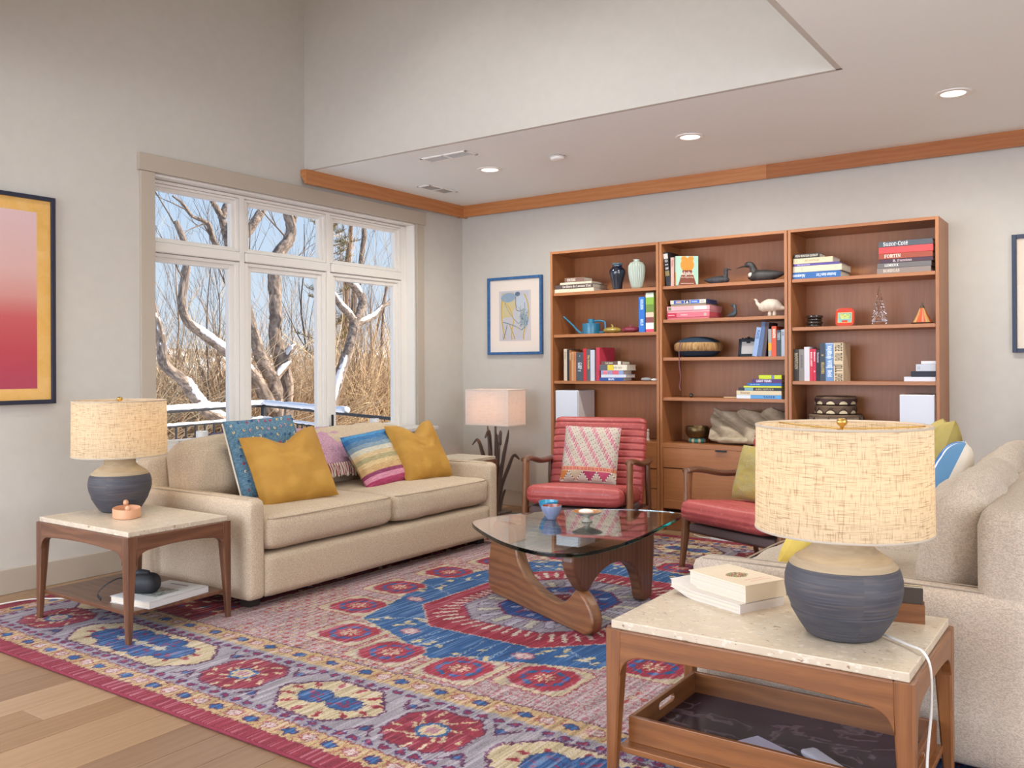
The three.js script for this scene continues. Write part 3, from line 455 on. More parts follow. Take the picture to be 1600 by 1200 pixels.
    for (let i = 0; i < 4; i++) { const x = .06 + i * .07; line([[sx * x, sy * .74], [sx * (x + .03), sy * .98]], '#b9c4d4', .005); } line([[sx * .56, sy * .2], [sx * .86, sy * .08]], '#b9c4d4', .005); line([[sx * .4, sy * .62], [sx * .62, sy * .74]], '#b9c4d4', .005);
  }
  const ring = (a, b, cut, f, s, w) => poly(oct(0, 0, a, b, cut), f, s, w);
  ring(.575, .70, .27, '#a3283c', '#d9b7a0', .008);
  for (let i = 0; i < 64; i++) { const t = i / 64 * 6.283, ex = Math.cos(t), ey = Math.sin(t), R0 = 1 / Math.pow(Math.abs(ex / .5) ** 5 + Math.abs(ey / .625) ** 5, .2); line([[ex * R0 * .80, ey * R0 * .80], [ex * R0 * .95, ey * R0 * .95]], i % 4 ? '#dfd0ba' : '#cdb6a6', .015 + q() * .01); }
  ring(.40, .50, .2, '#a99fa8', '#5d3560', .008);
  for (let i = 0; i < 24; i++) { const t = i / 24 * 6.283, ex = Math.cos(t), ey = Math.sin(t); c.save(); c.translate(ex * .34, ey * .425); c.rotate(Math.atan2(ey, ex)); c.fillStyle = i & 1 ? '#d9cfb9' : '#c4bccb'; c.fillRect(-.07, -.026, .13, .05); c.strokeStyle = '#5d3560'; c.lineWidth = .005; c.strokeRect(-.07, -.026, .13, .05); c.restore(); }
  ring(.26, .33, .14, '#2f5397', '#8c2a4e', .012); for (let i = 0; i < 16; i++) { const t = i / 16 * 6.283; ell(Math.cos(t) * .21, Math.sin(t) * .27, .03, .014, i & 1 ? '#8c2a4e' : '#aeb4d2', null, 0, t); }
  ring(.165, .22, .09, '#b3a6bd', '#8c2a4e', .01); rosette(0, 0, .12, .16, 8);
  // knots: uneven edges, streaks of dye along z, worn grain
  c.setTransform(1, 0, 0, 1, 0, 0);
  const im = c.getImageData(0, 0, W, H), src = im.data.slice(), d = im.data;
  for (let y = 0; y < H; y++) for (let x = 0; x < W; x++) {
    const dx = Math.round((vnoise(x * .22, y * .22, 1) - .5) * 7 + (hash(x, y, 5) - .5) * 3), dy = Math.round((vnoise(x * .3, y * .12, 2) - .5) * 10 + (hash(x, y, 6) - .5) * 4);
    const o = (y * W + x) * 4, s = (clamp(y + dy, 0, H - 1) * W + clamp(x + dx, 0, W - 1)) * 4;
    const st = vnoise(x * .32, y * .018, 7), bl = fbm(x * .004, y * .0016, 8, 3), g = 1 + (st - .5) * .34 + (hash(x, y, 9) - .5) * .2, fade = clamp((st - .62) * 1.5 + (bl - .5) * .6, 0, .4);
    const add = [184, 172, 176];
    for (let k2 = 0; k2 < 3; k2++) d[o + k2] = clamp((src[s + k2] * (1 - fade) + add[k2] * fade) * g * .83, 0, 255);
  }
  c.putImageData(im, 0, 0);
}
{
  const t = canvasTex(2048, 1729, drawRug), b = tex(256, 256, (u, v) => 255 * vnoise(u * 200, v * 120, 4), { srgb: false, rx: 9, ry: 7 });
  const [w, d, cx, cz] = RUG, rug = thing('area_rug', 'large red and blue knotted wool rug with star medallion under the coffee table', 'rug', [cx, 0, cz]);
  const g = new RoundedBoxGeometry(w - .01, .012, d - .01, 2, .004); g.translate(0, .006, 0); const p = g.attributes.position, uv = g.attributes.uv; for (let i = 0; i < p.count; i++) uv.setXY(i, (p.getX(i) + w / 2) / w, .5 - p.getZ(i) / d);
  part('pile', g, std({ map: t, bumpMap: b, bumpScale: .002, roughness: 1 }), rug);
  const bm = fabric(0x8a2c3c, 0x702030, 0x9a4450, 12, { cells: 200 }), e = .006;
  for (const [x0, z0, x1, z1] of [[-w / 2, -d / 2, w / 2, -d / 2], [-w / 2, d / 2, w / 2, d / 2], [-w / 2, -d / 2, -w / 2, d / 2], [w / 2, -d / 2, w / 2, d / 2]]) part('edge_binding', tube([[x0, .007, z0, e], [(x0 + x1) / 2, .007, (z0 + z1) / 2, e], [x1, .007, z1, e]], 40, 8), bm, rug);
}
// ------------------------------------------------------------------ sofas
const RUGY = .0128;
const tweed = fabric(0xd0bb9f, 0xb6a086, 0xa3978c, 71, { cells: 250, size: .42, bump: .0009 });
const tweed2 = fabric(0xc6b5a2, 0xb0a08e, 0xa0968c, 72, { cells: 250, size: .42, bump: .0009, streak: .6 });
const footMat = std({ color: 0x2b2320, roughness: .6 });
function sofa(x, z, ry, label, mat, { backTop = .80, fluff = .05, tall = 0, frameTop = .73 } = {}) {   // local +x is the front; 2.15 m wide
  const t = thing('sofa', label, 'sofa', [x, RUGY, z], ry, 'pair of facing sofas'), HW = 1.075, D = .525, aw = .105;
  const S = (w, h, d, r, o) => triUV(soft(w, h, d, r, o), 'y', nextOff());
  part('base', mv(S(1.0, .225, 2 * HW - 2 * aw + .02, .02, { cz: 0, cx: .004, seg: [14, 6, 40], lump: .002 }), D - .505, .163, 0), mat, t);
  for (const s of [-1, 1]) {
    const arm = part('arm', mv(S(1.035, .515, aw, .03, { cz: .006, cy: .006, seg: [30, 16, 6], lump: .003, seed: 4 + s }), 0.0, .307, s * (HW - aw / 2)), mat, t);
    for (const o of [.034, -.034]) part('seam', tube([[-.47, .5655, s * (HW - aw / 2) + o, .0022], [0, .568, s * (HW - aw / 2) + o, .0022], [.48, .5655, s * (HW - aw / 2) + o, .0022]], 20, 5), mat, arm);
  }
  part('back_frame', mv(S(.15, frameTop - .05, 2 * HW - .02, .045, { cy: .004, seg: [8, 14, 40], lump: .003 }), -D + .075, .05 + (frameTop - .05) / 2, 0), mat, t);
  for (const s of [-1, 1]) {
    const w = HW - aw, c = part('seat_cushion', mv(S(.83, .175, w - .006, .05, { cy: .02, cx: .012, cz: .006, seg: [26, 8, 30], lump: .006, seed: 7 + s }), .11, .380, s * w / 2), mat, t);
    const zz = [s * .012, s * (w - .012)], yb = .455, f = .492, k = .004; part('piping', tube([[.502, yb, zz[0] + s * .012, k], [.517, yb, zz[0] + s * .05, k], [.526, yb, (zz[0] + zz[1]) / 2, k], [.517, yb, zz[1] - s * .05, k], [.502, yb, zz[1] - s * .012, k]], 50, 6), mat, c);
    const bc = S(.17 + fluff, .36 + tall, w - .03, .085, { cx: .05 + fluff, cy: .035, cz: .01, seg: [14, 18, 26], lump: .014, seed: 15 + s }); rot(bc, 0, 0, .2);
    part('back_cushion', mv(bc, -.30 + fluff * .3, .45 + (backTop - .45) * .52, s * w / 2), mat, t);
  }
  for (const a of [-1, 1]) for (const b of [-1, 1]) part('foot', bx(.07, .055, .07, a * .4, .0275, b * .98), footMat, t);
  return t;
}
sofa(.965, 2.57, 0, 'beige tweed two-seat sofa under the big window with pillows and a throw', tweed);
sofa(4.385, 2.57, Math.PI, 'oatmeal tweed sofa at right with puffy back cushions, seen from its arm', tweed2, { backTop: .84, fluff: .01, tall: .06, frameTop: .81 });

// ------------------------------------------------------------------ stone-topped end tables
const stone = (() => {
  const f = (u, v) => { const fl = vnoise(u * 90, v * 200, 3) * vnoise(u * 50 + 4, v * 60, 5); return fl; };
  const m = tex(1024, 1024, (u, v) => { let c = mix3([208, 192, 168], [192, 175, 152], fbm(u * 14, v * 14, 2)); c = mix3(c, [138, 112, 88], smooth(.62, .72, f(u, v)) * .85); return mix3(c, [222, 210, 192], smooth(.62, .75, fbm(u * 40, v * 60, 9)) * .7); }, { rx: 1.6, ry: 1.6 });
  return phys({ map: m, roughness: .32, bumpMap: tex(512, 512, (u, v) => 255 - 255 * smooth(.62, .72, f(u, v)), { srgb: false, rx: 1.6, ry: 1.6 }), bumpScale: .0008 });
})();
function endTable(x0, x1, z0, z1, H, label, mat, group) {
  const cx = (x0 + x1) / 2, cz = (z0 + z1) / 2, w = x1 - x0, d = z1 - z0, t = thing('end_table', label, 'end table', [cx, RUGY, cz], 0, group);
  const top = H - RUGY, sT = .024, lw = .05, yT = top - sT;
  part('stone_top', rb(w - .025, sT, d - .025, 0, top - sT / 2, 0, .003, 'x'), stone, t);
  for (const sx of [-1, 1]) for (const sz of [-1, 1]) {
    const pts = [[yT, lw], [yT - .07, lw], [yT - .12, lw * .86], [.0, lw * .52]], g = []; const seg = 10;
    const pos = [], idx = []; for (let i = 0; i <= seg; i++) { const f = i / seg, y = yT * (1 - f), k = f < .12 ? 1 : lerp(1, .5, (f - .12) / .88), a = lw * k, ox = sx * (w / 2) - sx * a, oz = sz * (d / 2) - sz * a, X = [sx * w / 2, ox], Z = [sz * d / 2, oz]; const x0_ = Math.min(...X), x1_ = Math.max(...X), z0_ = Math.min(...Z), z1_ = Math.max(...Z), c = .005; for (const [px, pz] of [[x0_ + c, z0_], [x1_ - c, z0_], [x1_, z0_ + c], [x1_, z1_ - c], [x1_ - c, z1_], [x0_ + c, z1_], [x0_, z1_ - c], [x0_, z0_ + c]]) pos.push(px, y, pz); }
    for (let i = 0; i < seg; i++) for (let k = 0; k < 8; k++) { const a = i * 8 + k, b = i * 8 + (k + 1) % 8; idx.push(a, b, a + 8, b, b + 8, a + 8); }
    for (const o of [0, seg * 8]) for (let k = 1; k < 7; k++) o ? idx.push(o, o + k, o + k + 1) : idx.push(0, k + 1, k);
    const q = new THREE.BufferGeometry(); q.setAttribute('position', new THREE.Float32BufferAttribute(pos, 3)); q.setIndex(idx); const l = q.toNonIndexed(); l.computeVertexNormals(); part('leg', triUV(l, 'y', nextOff()), mat, t);
  }
  // aprons with the lower edge arched into the legs
  const apron = (L) => { const h = .068, e = L / 2 - lw + .004, s = new THREE.Shape(); s.moveTo(-e, 0); s.lineTo(e, 0); s.lineTo(e, -h - .062); s.quadraticCurveTo(e - .006, -h - .012, e - .06, -h - .002); s.quadraticCurveTo(0, -h + .02, -e + .06, -h - .002); s.quadraticCurveTo(-e + .006, -h - .012, -e, -h - .062); s.closePath(); return extrude(s, .026, .003, 2, 10); };
  for (const s of [-1, 1]) { part('apron', triUV(mv(apron(w), 0, yT, s * (d / 2 - .014) - .013), 'x', nextOff()), mat, t); part('apron', triUV(mv(rot(apron(d), 0, Math.PI / 2, 0), s * (w / 2 - .014) - .013, yT, 0), 'z', nextOff()), mat, t); }
  part('shelf', rb(w - .05, .018, d - .05, 0, .128, 0, .003, 'x'), mat, t);
  return t;
}
endTable(.655, 1.455, 3.735, 4.295, .515, 'walnut end table with stone top at the left sofa, camera pouch on its shelf', walnut, 'matching end tables');
endTable(3.885, 4.715, 3.715, 4.295, .515, 'walnut end table with stone top in the right foreground, tray on its shelf', teak, 'matching end tables');
endTable(.62, 1.02, .86, 1.26, .545, 'small stone-topped side table hidden behind the far arm of the left sofa', walnut);

// ------------------------------------------------------------------ table lamps with clay bases
const clayDark = phys({ map: tex(512, 256, (u, v) => { const n = fbm(u * 10, v * 18, 4), s = vnoise(u * 8, v * 60, 6); return mix3(mix3([82, 80, 84], [58, 58, 66], n), [104, 92, 84], smooth(.6, .85, s) * .35); }), roughness: .62, bumpMap: tex(256, 256, (u, v) => 255 * vnoise(u * 10, v * 70, 3), { srgb: false }), bumpScale: .0012 });
const clayLight = std({ map: tex(256, 256, (u, v) => mix3([176, 160, 132], [150, 134, 110], fbm(u * 12, v * 20, 5))), roughness: .85 });
const linen = (warm) => {
  const f = (u, v) => { const a = Math.max(0, vnoise(u * 26, v * 260, 3) - .62) * 2.2, b = Math.max(0, vnoise(u * 520, v * 14, 5) - .66) * 2.2, c = Math.max(vnoise(u * 900, v * 20, 7) * .2, vnoise(u * 60, v * 420, 8) * .2); return clamp(a + b + c * .6); };
  return phys({ map: tex(1024, 512, (u, v) => mix3(warm ? [226, 212, 184] : [244, 238, 232], warm ? [164, 143, 116] : [226, 216, 204], f(u, v) * (warm ? 1 : .6))), roughness: 1, transmission: .5, thickness: 0, specularIntensity: 0 });
};
const shadeLinen = linen(true), shadeWhite = linen(false), shadeTrim = std({ color: 0xb7aa98, roughness: .9 }), bulbMat = glow(0xffd9a0, 2.0), cordClear = phys({ color: 0xe6e2da, roughness: .3, clearcoat: .5 });
function clayLamp(x, y, z, label, cordPts) {
  const t = thing('table_lamp', label, 'lamp', [x, y, z], .6, 'clay table lamps');
  part('body', lathe([[.001, 0], [.09, 0], [.099, .006], [.118, .035], [.137, .068], [.1372, .071], [.1352, .073], [.1372, .075], [.149, .105], [.1535, .13], [.153, .155], [.147, .178], [.141, .19]], 72), clayDark, t);
  part('shoulder', lathe([[.141, .19], [.1395, .193], [.128, .204], [.1265, .207], [.125, .208], [.104, .221], [.087, .233], [.079, .243], [.076, .252], [.0765, .262], [.079, .267], [.079, .271], [.02, .272], [.001, .272]], 72), clayLight, t);
  part('neck', lathe([[.013, .27], [.013, .37], [.009, .372], [.001, .372]], 24), brass, t);
  part('socket', lathe([[.017, .37], [.017, .415], [.001, .416]], 24), black, t);
  const b = part('bulb', mv(new THREE.SphereGeometry(.032, 24, 16), 0, .445, 0), bulbMat, t);
  const s = part('shade', (() => { const g = new THREE.CylinderGeometry(.228, .231, .284, 96, 1, true); g.translate(0, .428, 0); const uv = g.attributes.uv; for (let i = 0; i < uv.count; i++) uv.setX(i, uv.getX(i) * 2); return g; })(), shadeLinen, t);
  part('rim', lathe([[.2265, .566], [.2295, .566], [.2295, .5715], [.2265, .5715], [.2265, .566]], 96), shadeTrim, s); part('rim', lathe([[.2295, .2845], [.2325, .2845], [.2325, .29], [.2295, .29], [.2295, .2845]], 96), shadeTrim, s);
  part('spider', cat([0, 2.094, 4.189].map((a) => tube([[0, .56, 0, .002], [Math.cos(a) * .12, .561, Math.sin(a) * .12, .002], [Math.cos(a) * .228, .565, Math.sin(a) * .228, .002]], 8, 6)), tube([[0, .42, .03, .002], [0, .5, .042, .002], [0, .56, 0, .002]], 12, 6), tube([[0, .42, -.03, .002], [0, .5, -.042, .002], [0, .56, 0, .002]], 12, 6)), brass, s);
  part('finial', mv(lathe([[.001, 0], [.005, 0], [.006, .006], [.013, .012], [.015, .02], [.01, .027], [.001, .029]], 20), 0, .56, 0), brass, s);
  const l = new THREE.PointLight(0xffcd88, LAMP); l.position.set(0, .445, 0); l.castShadow = true; l.shadow.radius = 1.5; l.name = 'lamp_bulb'; t.add(l);
  const inv = new THREE.Matrix4().makeRotationY(-.6);
  part('cord', tube(cordPts.map(([a, c, d]) => { const v = V(a - x, c - y, d - z).applyMatrix4(inv); return [v.x, v.y, v.z, .0035]; }), 60, 6), cordClear, t);
}
clayLamp(.83, .517, 3.95, 'drum-shaded lamp with dark clay base on the left end table', [[.73, .523, 3.88], [.66, .523, 3.80], [.643, .50, 3.77], [.63, .3, 3.76], [.62, .1, 3.8], [.5, .022, 3.95], [.3, .019, 4.15], [.2, .008, 4.4], [.08, .008, 4.6]]);
clayLamp(4.49, .517, 4.05, 'drum-shaded lamp with dark clay base on the right foreground table', [[4.585, .523, 4.02], [4.66, .523, 4.08], [4.705, .524, 4.125], [4.722, .50, 4.14], [4.727, .4, 4.15], [4.72, .25, 4.17], [4.735, .05, 4.2], [4.80, .018, 4.3]]);

// reed floor lamps with box shades in the corners
function reedLamp(x, z, label, lit) {
  const t = thing('reed_lamp', label, 'lamp', [x, 0, z], 0, 'reed lamps with box shades'), q = rngOf(4);
  part('base', rb(.2, .018, .2, 0, .009, 0, .006), darkMetal, t); part('pole', tube([[0, .01, 0, .011], [0, .4, 0, .011], [0, .8, 0, .009]], 8, 12), darkMetal, t);
  for (let i = 0; i < 13; i++) {
    const a = i / 13 * 6.283 + .3, h = [.44, .70, .56, .74, .36, .66, .72, .48, .62, .3, .68, .52, .2][i], r0 = .035, c = Math.cos(a), s = Math.sin(a), lean = .045 + (i % 3) * .04, bend = i % 2;
    const pts = [[c * r0, .015, s * r0, .010], [c * (r0 + .012), h * .4, s * (r0 + .012), .011], [c * (r0 + lean * .6), h * .75, s * (r0 + lean * .6), .013], [c * (r0 + lean), h * .95, s * (r0 + lean), .010]]; if (bend) pts.push([c * (r0 + lean + .045), h * .88, s * (r0 + lean + .045), .004]); else pts.push([c * (r0 + lean + .01), h * 1.04, s * (r0 + lean + .01), .003]);
    part('reed_leaf', tube(pts, 22, 8, { fx: 2.1, fy: .7 }), darkMetal, t);
  }
  for (const [a, h] of [[.1, .71], [2.2, .6], [4.2, .68]]) part('cattail', tube([[Math.cos(a) * .03, .3, Math.sin(a) * .03, .004], [Math.cos(a) * .05, h - .13, Math.sin(a) * .05, .004], [Math.cos(a) * .052, h - .12, Math.sin(a) * .052, .013], [Math.cos(a) * .056, h - .02, Math.sin(a) * .056, .013], [Math.cos(a) * .057, h, Math.sin(a) * .057, .005]], 26, 10), darkMetal, t);
  const w = .45, d = .258, y0 = .755, y1 = 1.06, g = [], T = .003; for (const sz of [-1, 1]) g.push(bx(w, y1 - y0, .0015, 0, (y0 + y1) / 2, sz * d / 2)); for (const sx of [-1, 1]) g.push(bx(.0015, y1 - y0, d, sx * w / 2, (y0 + y1) / 2, 0));
  const s = part('shade', cat(g), shadeWhite, t);
  const rimMat = std({ color: 0xd8cfc4, roughness: .9 }); for (const y of [y0 + .004, y1 - .004]) part('rim', cat([-1, 1].flatMap((k) => [bx(w + .005, .009, .004, 0, y, k * d / 2), bx(.004, .009, d + .005, k * w / 2, y, 0)])), rimMat, s);
  part('spider', cat(bx(w, .004, .004, 0, y1 - .02, 0), tube([[0, .79, .03, .002], [0, .95, .05, .002], [0, y1 - .02, 0, .002]], 12, 6)), darkMetal, s);
  part('socket', mv(lathe([[.016, 0], [.016, .05], [.001, .05]], 20), 0, .79, 0), black, t);
  part('bulb', mv(new THREE.SphereGeometry(.03, 20, 14), 0, .875, 0), bulbMat, t);
  const l = new THREE.PointLight(0xffb98a, FARLAMP); l.position.set(0, .875, 0); l.castShadow = true; l.shadow.radius = 1.5; l.name = 'lamp_bulb'; t.add(l);
  part('cord', tube([[.09, .012, 0, .004], [.16, .006, -.05, .004], [.25, .006, -.12, .004], [.32, .006, -.22, .004]], 20, 6), black, t);
}
reedLamp(.68, .42, 'white box-shaded lamp on a dark bulrush stand in the room corner'); reedLamp(5.29, .62, 'white box-shaded lamp cut off by the right edge of the picture');

// ------------------------------------------------------------------ coffee table
{
  const t = thing('coffee_table', 'sculptural walnut coffee table with rounded triangular glass top', 'coffee table', [0, RUGY, 0]);
  const out = [[2.26, 2.81], [2.64, 3.10], [2.93, 3.215], [3.10, 3.16], [3.165, 2.97], [3.17, 2.66], [3.125, 2.28], [3.085, 2.0], [3.025, 1.895], [2.80, 1.915], [2.541, 2.057], [2.389, 2.237], [2.265, 2.448], [2.215, 2.64]];
  const g = extrude(shapeOf(out.map(([x, z]) => [x, -z]), true, .5, 140), .019, .003, 3); rot(g, -Math.PI / 2, 0, 0);
  part('glass_top', mv(g, 0, .386, 0), phys({ color: 0xffffff, transmission: 1, roughness: 0, ior: 1.5, thickness: .02, attenuationColor: new THREE.Color(.12, .74, .64), attenuationDistance: .36 }), t);
  const plate = (outline, A, B, th) => { const q = extrude(shapeOf(outline, true, .5, 160), th, .014, 5); q.translate(0, 0, -th / 2); const a = Math.atan2(-(B[1] - A[1]), B[0] - A[0]); rot(q, 0, a, 0); return triUV(mv(q, A[0], 0, A[1]), 'x', nextOff()); };
  const A = [2.271, 2.613], B = [3.094, 3.01], P = [3.034, 2.981], Q = [3.007, 2.33];
  const p1 = [[-.03, .03], [-.037, .1], [-.025, .2], [.0, .30], [.03, .375], [.09, .386], [.2, .386], [.262, .36], [.285, .26], [.331, .2], [.395, .154], [.508, .118], [.628, .100], [.697, .103], [.742, .123], [.787, .154], [.822, .189], [.848, .196], [.875, .192], [.915, .170], [.956, .130], [.976, .08], [.958, .03], [.913, .004], [.86, 0], [.65, 0], [.4, 0], [.15, 0], [.02, .002]];
  const p2 = [[.03, .196], [0, .192], [-.03, .2], [-.075, .243], [-.115, .287], [-.138, .33], [-.135, .37], [-.10, .386], [.1, .386], [.35, .386], [.6, .386], [.73, .382], [.775, .33], [.775, .26], [.768, .186], [.752, .08], [.735, .01], [.70, 0], [.64, .003], [.612, .028], [.596, .085], [.557, .16], [.496, .215], [.391, .255], [.261, .267], [.151, .251], [.071, .222]];
  part('base_piece', plate(p1, A, B, .062), walnutWarm, t); part('base_piece', plate(p2, P, Q, .062), walnut, t);
  part('pivot_pin', mv(new THREE.CylinderGeometry(.008, .008, .05, 16), P[0], .195, P[1]), brass, t);
}
const bowlGlaze = (c, r = .25) => phys({ color: c, roughness: r, clearcoat: .6, clearcoatRoughness: .15 });
function bowl(x, z, r, h, foot, outer, inner, label, flutes) {
  const t = thing('ceramic_bowl', label, 'bowl', [x, .4175, z]);
  const o = lathe([[.001, 0], [foot, 0], [foot, .008], [foot * 1.15, .012], [r * .75, h * .4], [r * .93, h * .75], [r, h], [r - .003, h + .001]], 72);
  if (flutes) { const p = o.attributes.position; for (let i = 0; i < p.count; i++) { const a = Math.atan2(p.getZ(i), p.getX(i)), y = p.getY(i), k = 1 + .022 * Math.cos(a * 16) * smooth(.01, .03, y) * (1 - smooth(h * .8, h, y)); p.setX(i, p.getX(i) * k); p.setZ(i, p.getZ(i) * k); } o.computeVertexNormals(); }
  part('outside', o, outer, t); part('inside', lathe([[r - .003, h + .001], [r - .006, h], [r * .88, h * .74], [r * .7, h * .42], [foot, .02], [.001, .016]], 72), inner, t);
}
bowl(2.545, 2.47, .056, .075, .026, bowlGlaze(0x9098b8), bowlGlaze(0xa04a30), 'lavender fluted ceramic bowl with rust inside on the glass table', true);
bowl(2.455, 2.36, .056, .078, .024, bowlGlaze(0x1c86b4), bowlGlaze(0x2fa0bf), 'turquoise ceramic bowl behind the lavender bowl');
{
  const t = thing('footed_dish', 'small shallow footed dish holding a shell on the glass table', 'dish', [2.745, .4175, 2.43]);
  part('dish', lathe([[.001, 0], [.03, 0], [.028, .006], [.014, .016], [.014, .026], [.04, .036], [.075, .05], [.083, .056], [.08, .056], [.06, .046], [.03, .038], [.001, .036]], 56), bowlGlaze(0xb9b4a4), t);
  part('glaze', lathe([[.0815, .0565], [.06, .0475], [.03, .0395], [.001, .0375]], 56), bowlGlaze(0xb77832), t);
  const sh = new THREE.SphereGeometry(.034, 24, 16); sh.scale(1.2, .42, .8); for (let i = 0, p = sh.attributes.position; i < p.count; i++) { const k = 1 + .08 * Math.sin(p.getX(i) * 420); p.setY(i, p.getY(i) * k); } sh.computeVertexNormals();
  solo('sea_shell', sh, std({ color: 0xe6ddd2, roughness: .6 }), 'white ribbed shell lying in the footed dish', 'shell', [2.742, .4175 + .055, 2.435], .4);
}

// ------------------------------------------------------------------ armchairs
const leather = phys({ map: tex(512, 512, (u, v) => { const n = fbm(u * 9, v * 9, 3), g = vnoise(u * 160, v * 160, 4), w = smooth(.62, .8, fbm(u * 22, v * 22, 6)); return mix3(mix3([182, 82, 76], [160, 64, 62], n), [210, 128, 116], w * .4 + g * .1); }, { rx: 2, ry: 2 }), roughness: .42, bumpMap: tex(256, 256, (u, v) => 255 * fbm(u * 60, v * 60, 2, 3), { srgb: false, rx: 5, ry: 5 }), bumpScale: .0006, clearcoat: .12, clearcoatRoughness: .4 });
function channelPad(w, t, L, n, o) {   // length along z, grooves across
  const g = soft(w, t, L, o.r ?? .05, { cy: o.cy ?? .01, cx: .006, seg: [14, 12, n * 9], lump: .002, seed: 3 }), p = g.attributes.position;
  for (let i = 0; i < p.count; i++) { const y = p.getY(i), z = p.getZ(i), f = ((z + L / 2) / L * n) % 1, d = Math.min(f, 1 - f), gr = Math.exp(-((d / (o.gw ?? .09)) ** 2)), edge = smooth(w / 2, w / 2 - .012, Math.abs(p.getX(i))); if (y > -t * .2) p.setY(i, y - gr * (o.gd ?? .011) * smooth(-t * .2, t * .3, y)); p.setX(i, p.getX(i) * (1 - gr * .012)); if (o.gd && z > L / 2 - .07) { const fy = ((y + t / 2) / t * 3) % 1, dy = Math.min(fy, 1 - fy); p.setZ(i, z - .006 * Math.exp(-((dy / .12) ** 2)) * smooth(L / 2 - .05, L / 2 - .01, z)); } }
  g.computeVertexNormals(); return triUV(g, 'x', nextOff());
}
function armchair(x, z, ry, label) {
  const t = thing('lounge_chair', label, 'armchair', [x, RUGY, z], ry, 'red leather lounge chairs'), PW = .372;
  const seat = channelPad(.68, .13, .64, 9, { r: .055, cy: .012, gw: .13, gd: .015 }); rot(seat, -.1, 0, 0); part('seat', mv(seat, 0, .335, .07), leather, t);
  const back = channelPad(.70, .10, .66, 13, { r: .045, cy: .008 }); rot(back, Math.PI / 2 - .27, 0, 0); part('backrest', mv(back, 0, .54, -.265), leather, t);
  for (const s of [-1, 1]) {
    part('front_leg', tube([[s * (PW + .012), 0, .31, .017], [s * (PW + .004), .18, .29, .024], [s * PW, .34, .275, .029], [s * PW, .46, .27, .025], [s * PW, .575, .265, .027], [s * PW, .60, .26, .024]], 26, 12, { fx: 1.15, fy: .85 }), walnutWarm, t);
    part('armrest', tube([[s * PW, .588, .285, .026], [s * PW, .594, .22, .027], [s * PW, .582, .12, .026], [s * PW, .558, 0, .027], [s * PW, .548, -.12, .028], [s * PW, .548, -.26, .027], [s * PW, .552, -.34, .02]], 34, 14, { fx: 1.2, fy: .72 }), walnut, t);
    part('rear_leg', tube([[s * PW, .55, -.27, .02], [s * PW, .40, -.275, .026], [s * PW, .22, -.30, .024], [s * (PW + .004), 0, -.35, .016]], 20, 12, { fx: 1.1, fy: .85 }), walnut, t);
    part('side_rail', tube([[s * (PW - .005), .24, .28, .022], [s * (PW - .005), .215, 0, .022], [s * (PW - .005), .205, -.29, .022]], 14, 10, { fx: .6 }), walnut, t);
  }
  part('front_rail', rb(.70, .05, .03, 0, .235, .265, .01), walnut, t); part('rear_rail', rb(.70, .05, .03, 0, .21, -.285, .01), walnut, t);
  part('seat_deck', rb(.67, .05, .56, 0, .247, .02, .015), std({ color: 0x6d5a58, roughness: .8 }), t);
  return t;
}
armchair(1.965, 1.07, .234, 'red channelled leather lounge chair on the left holding the patterned pillow');
armchair(3.335, 1.33, -.394, 'red channelled leather lounge chair on the right holding the golden pillow');
// ------------------------------------------------------------------ pillows and throw
function pillow(name, label, geo, mat, [x, y, z], yaw, lean, roll) { const m = solo(name, geo, mat, label, 'pillow', [x, y, z]); m.rotation.set(-lean, yaw, roll, 'YXZ'); return m; }
const velvet = (a, b, s) => { const m = phys({ map: tex(512, 512, (u, v) => mix3(hex(a), hex(b), smooth(.3, .7, fbm(u * 5, v * 5, s))), {}), roughness: .75, sheen: .5, sheenColor: new THREE.Color(a), sheenRoughness: .4 }); return m; };
const mustard = velvet(0xbb8c38, 0xae7f2e, 5), golden = velvet(0xb39f57, 0x8f7c3a, 9);
const H = Math.PI / 2;
{
  const dotted = fabric(0x5f8296, 0x4a6c80, 0x7d9aa8, 33, { cells: 120, size: 1, bump: .001 });
  const t = thing('tufted_pillow', 'teal pillow with coloured yarn loops behind the left mustard pillow', 'pillow', [1.02, .482, 3.06]); t.rotation.set(-.34, H + .02, .03, 'YXZ');
  const g = pillowGeo(.52, .50, .15, { seed: 3, ear: .03 }); part('cover', g, dotted, t);
  const q = rngOf(12), cols = [0xe8dcc8, 0xc43f56, 0x2f4f8e, 0xd9a0a8, 0xe9c98a].map((c) => std({ color: c, roughness: .9 })), gs = cols.map(() => []);
  for (let i = 0; i < 110; i++) { const u = (i % 11 - 5) / 5.6 + (q() - .5) * .06, v = (Math.floor(i / 11) - 4.5) / 5.1 + (q() - .5) * .06, e = Math.pow(Math.max(0, (1 - u ** 4) * (1 - v ** 4)), .55), r = new THREE.TorusGeometry(.0065, .0026, 5, 8, 4.6); rot(r, 0, 0, q() * 6); r.translate(.26 * u * .985, .25 + .25 * v * .985, .075 * e + .004); gs[Math.floor(q() * 5)].push(r); }
  gs.forEach((g2, i) => { const m = part('yarn_loops', cat(g2), cols[i], t); m.userData.kind = 'stuff'; });
  part('cream_back_edge', tube([[-.255, .01, -.012, .006], [-.25, .25, -.02, .006], [-.255, .49, -.012, .006]], 20, 6), std({ color: 0xe8ddca, roughness: .9 }), t);
}
pillow('velvet_pillow', 'mustard velvet pillow at the near end of the left sofa', pillowGeo(.48, .46, .17, { chop: .07, seed: 8, ear: .04 }), mustard, [1.26, .478, 3.10], H - .30, .50, .12);
pillow('velvet_pillow', 'mustard velvet pillow beside the far arm of the left sofa', pillowGeo(.43, .44, .16, { chop: .08, seed: 17, ear: .04 }), mustard, [1.23, .480, 1.93], H - .12, .50, .06);
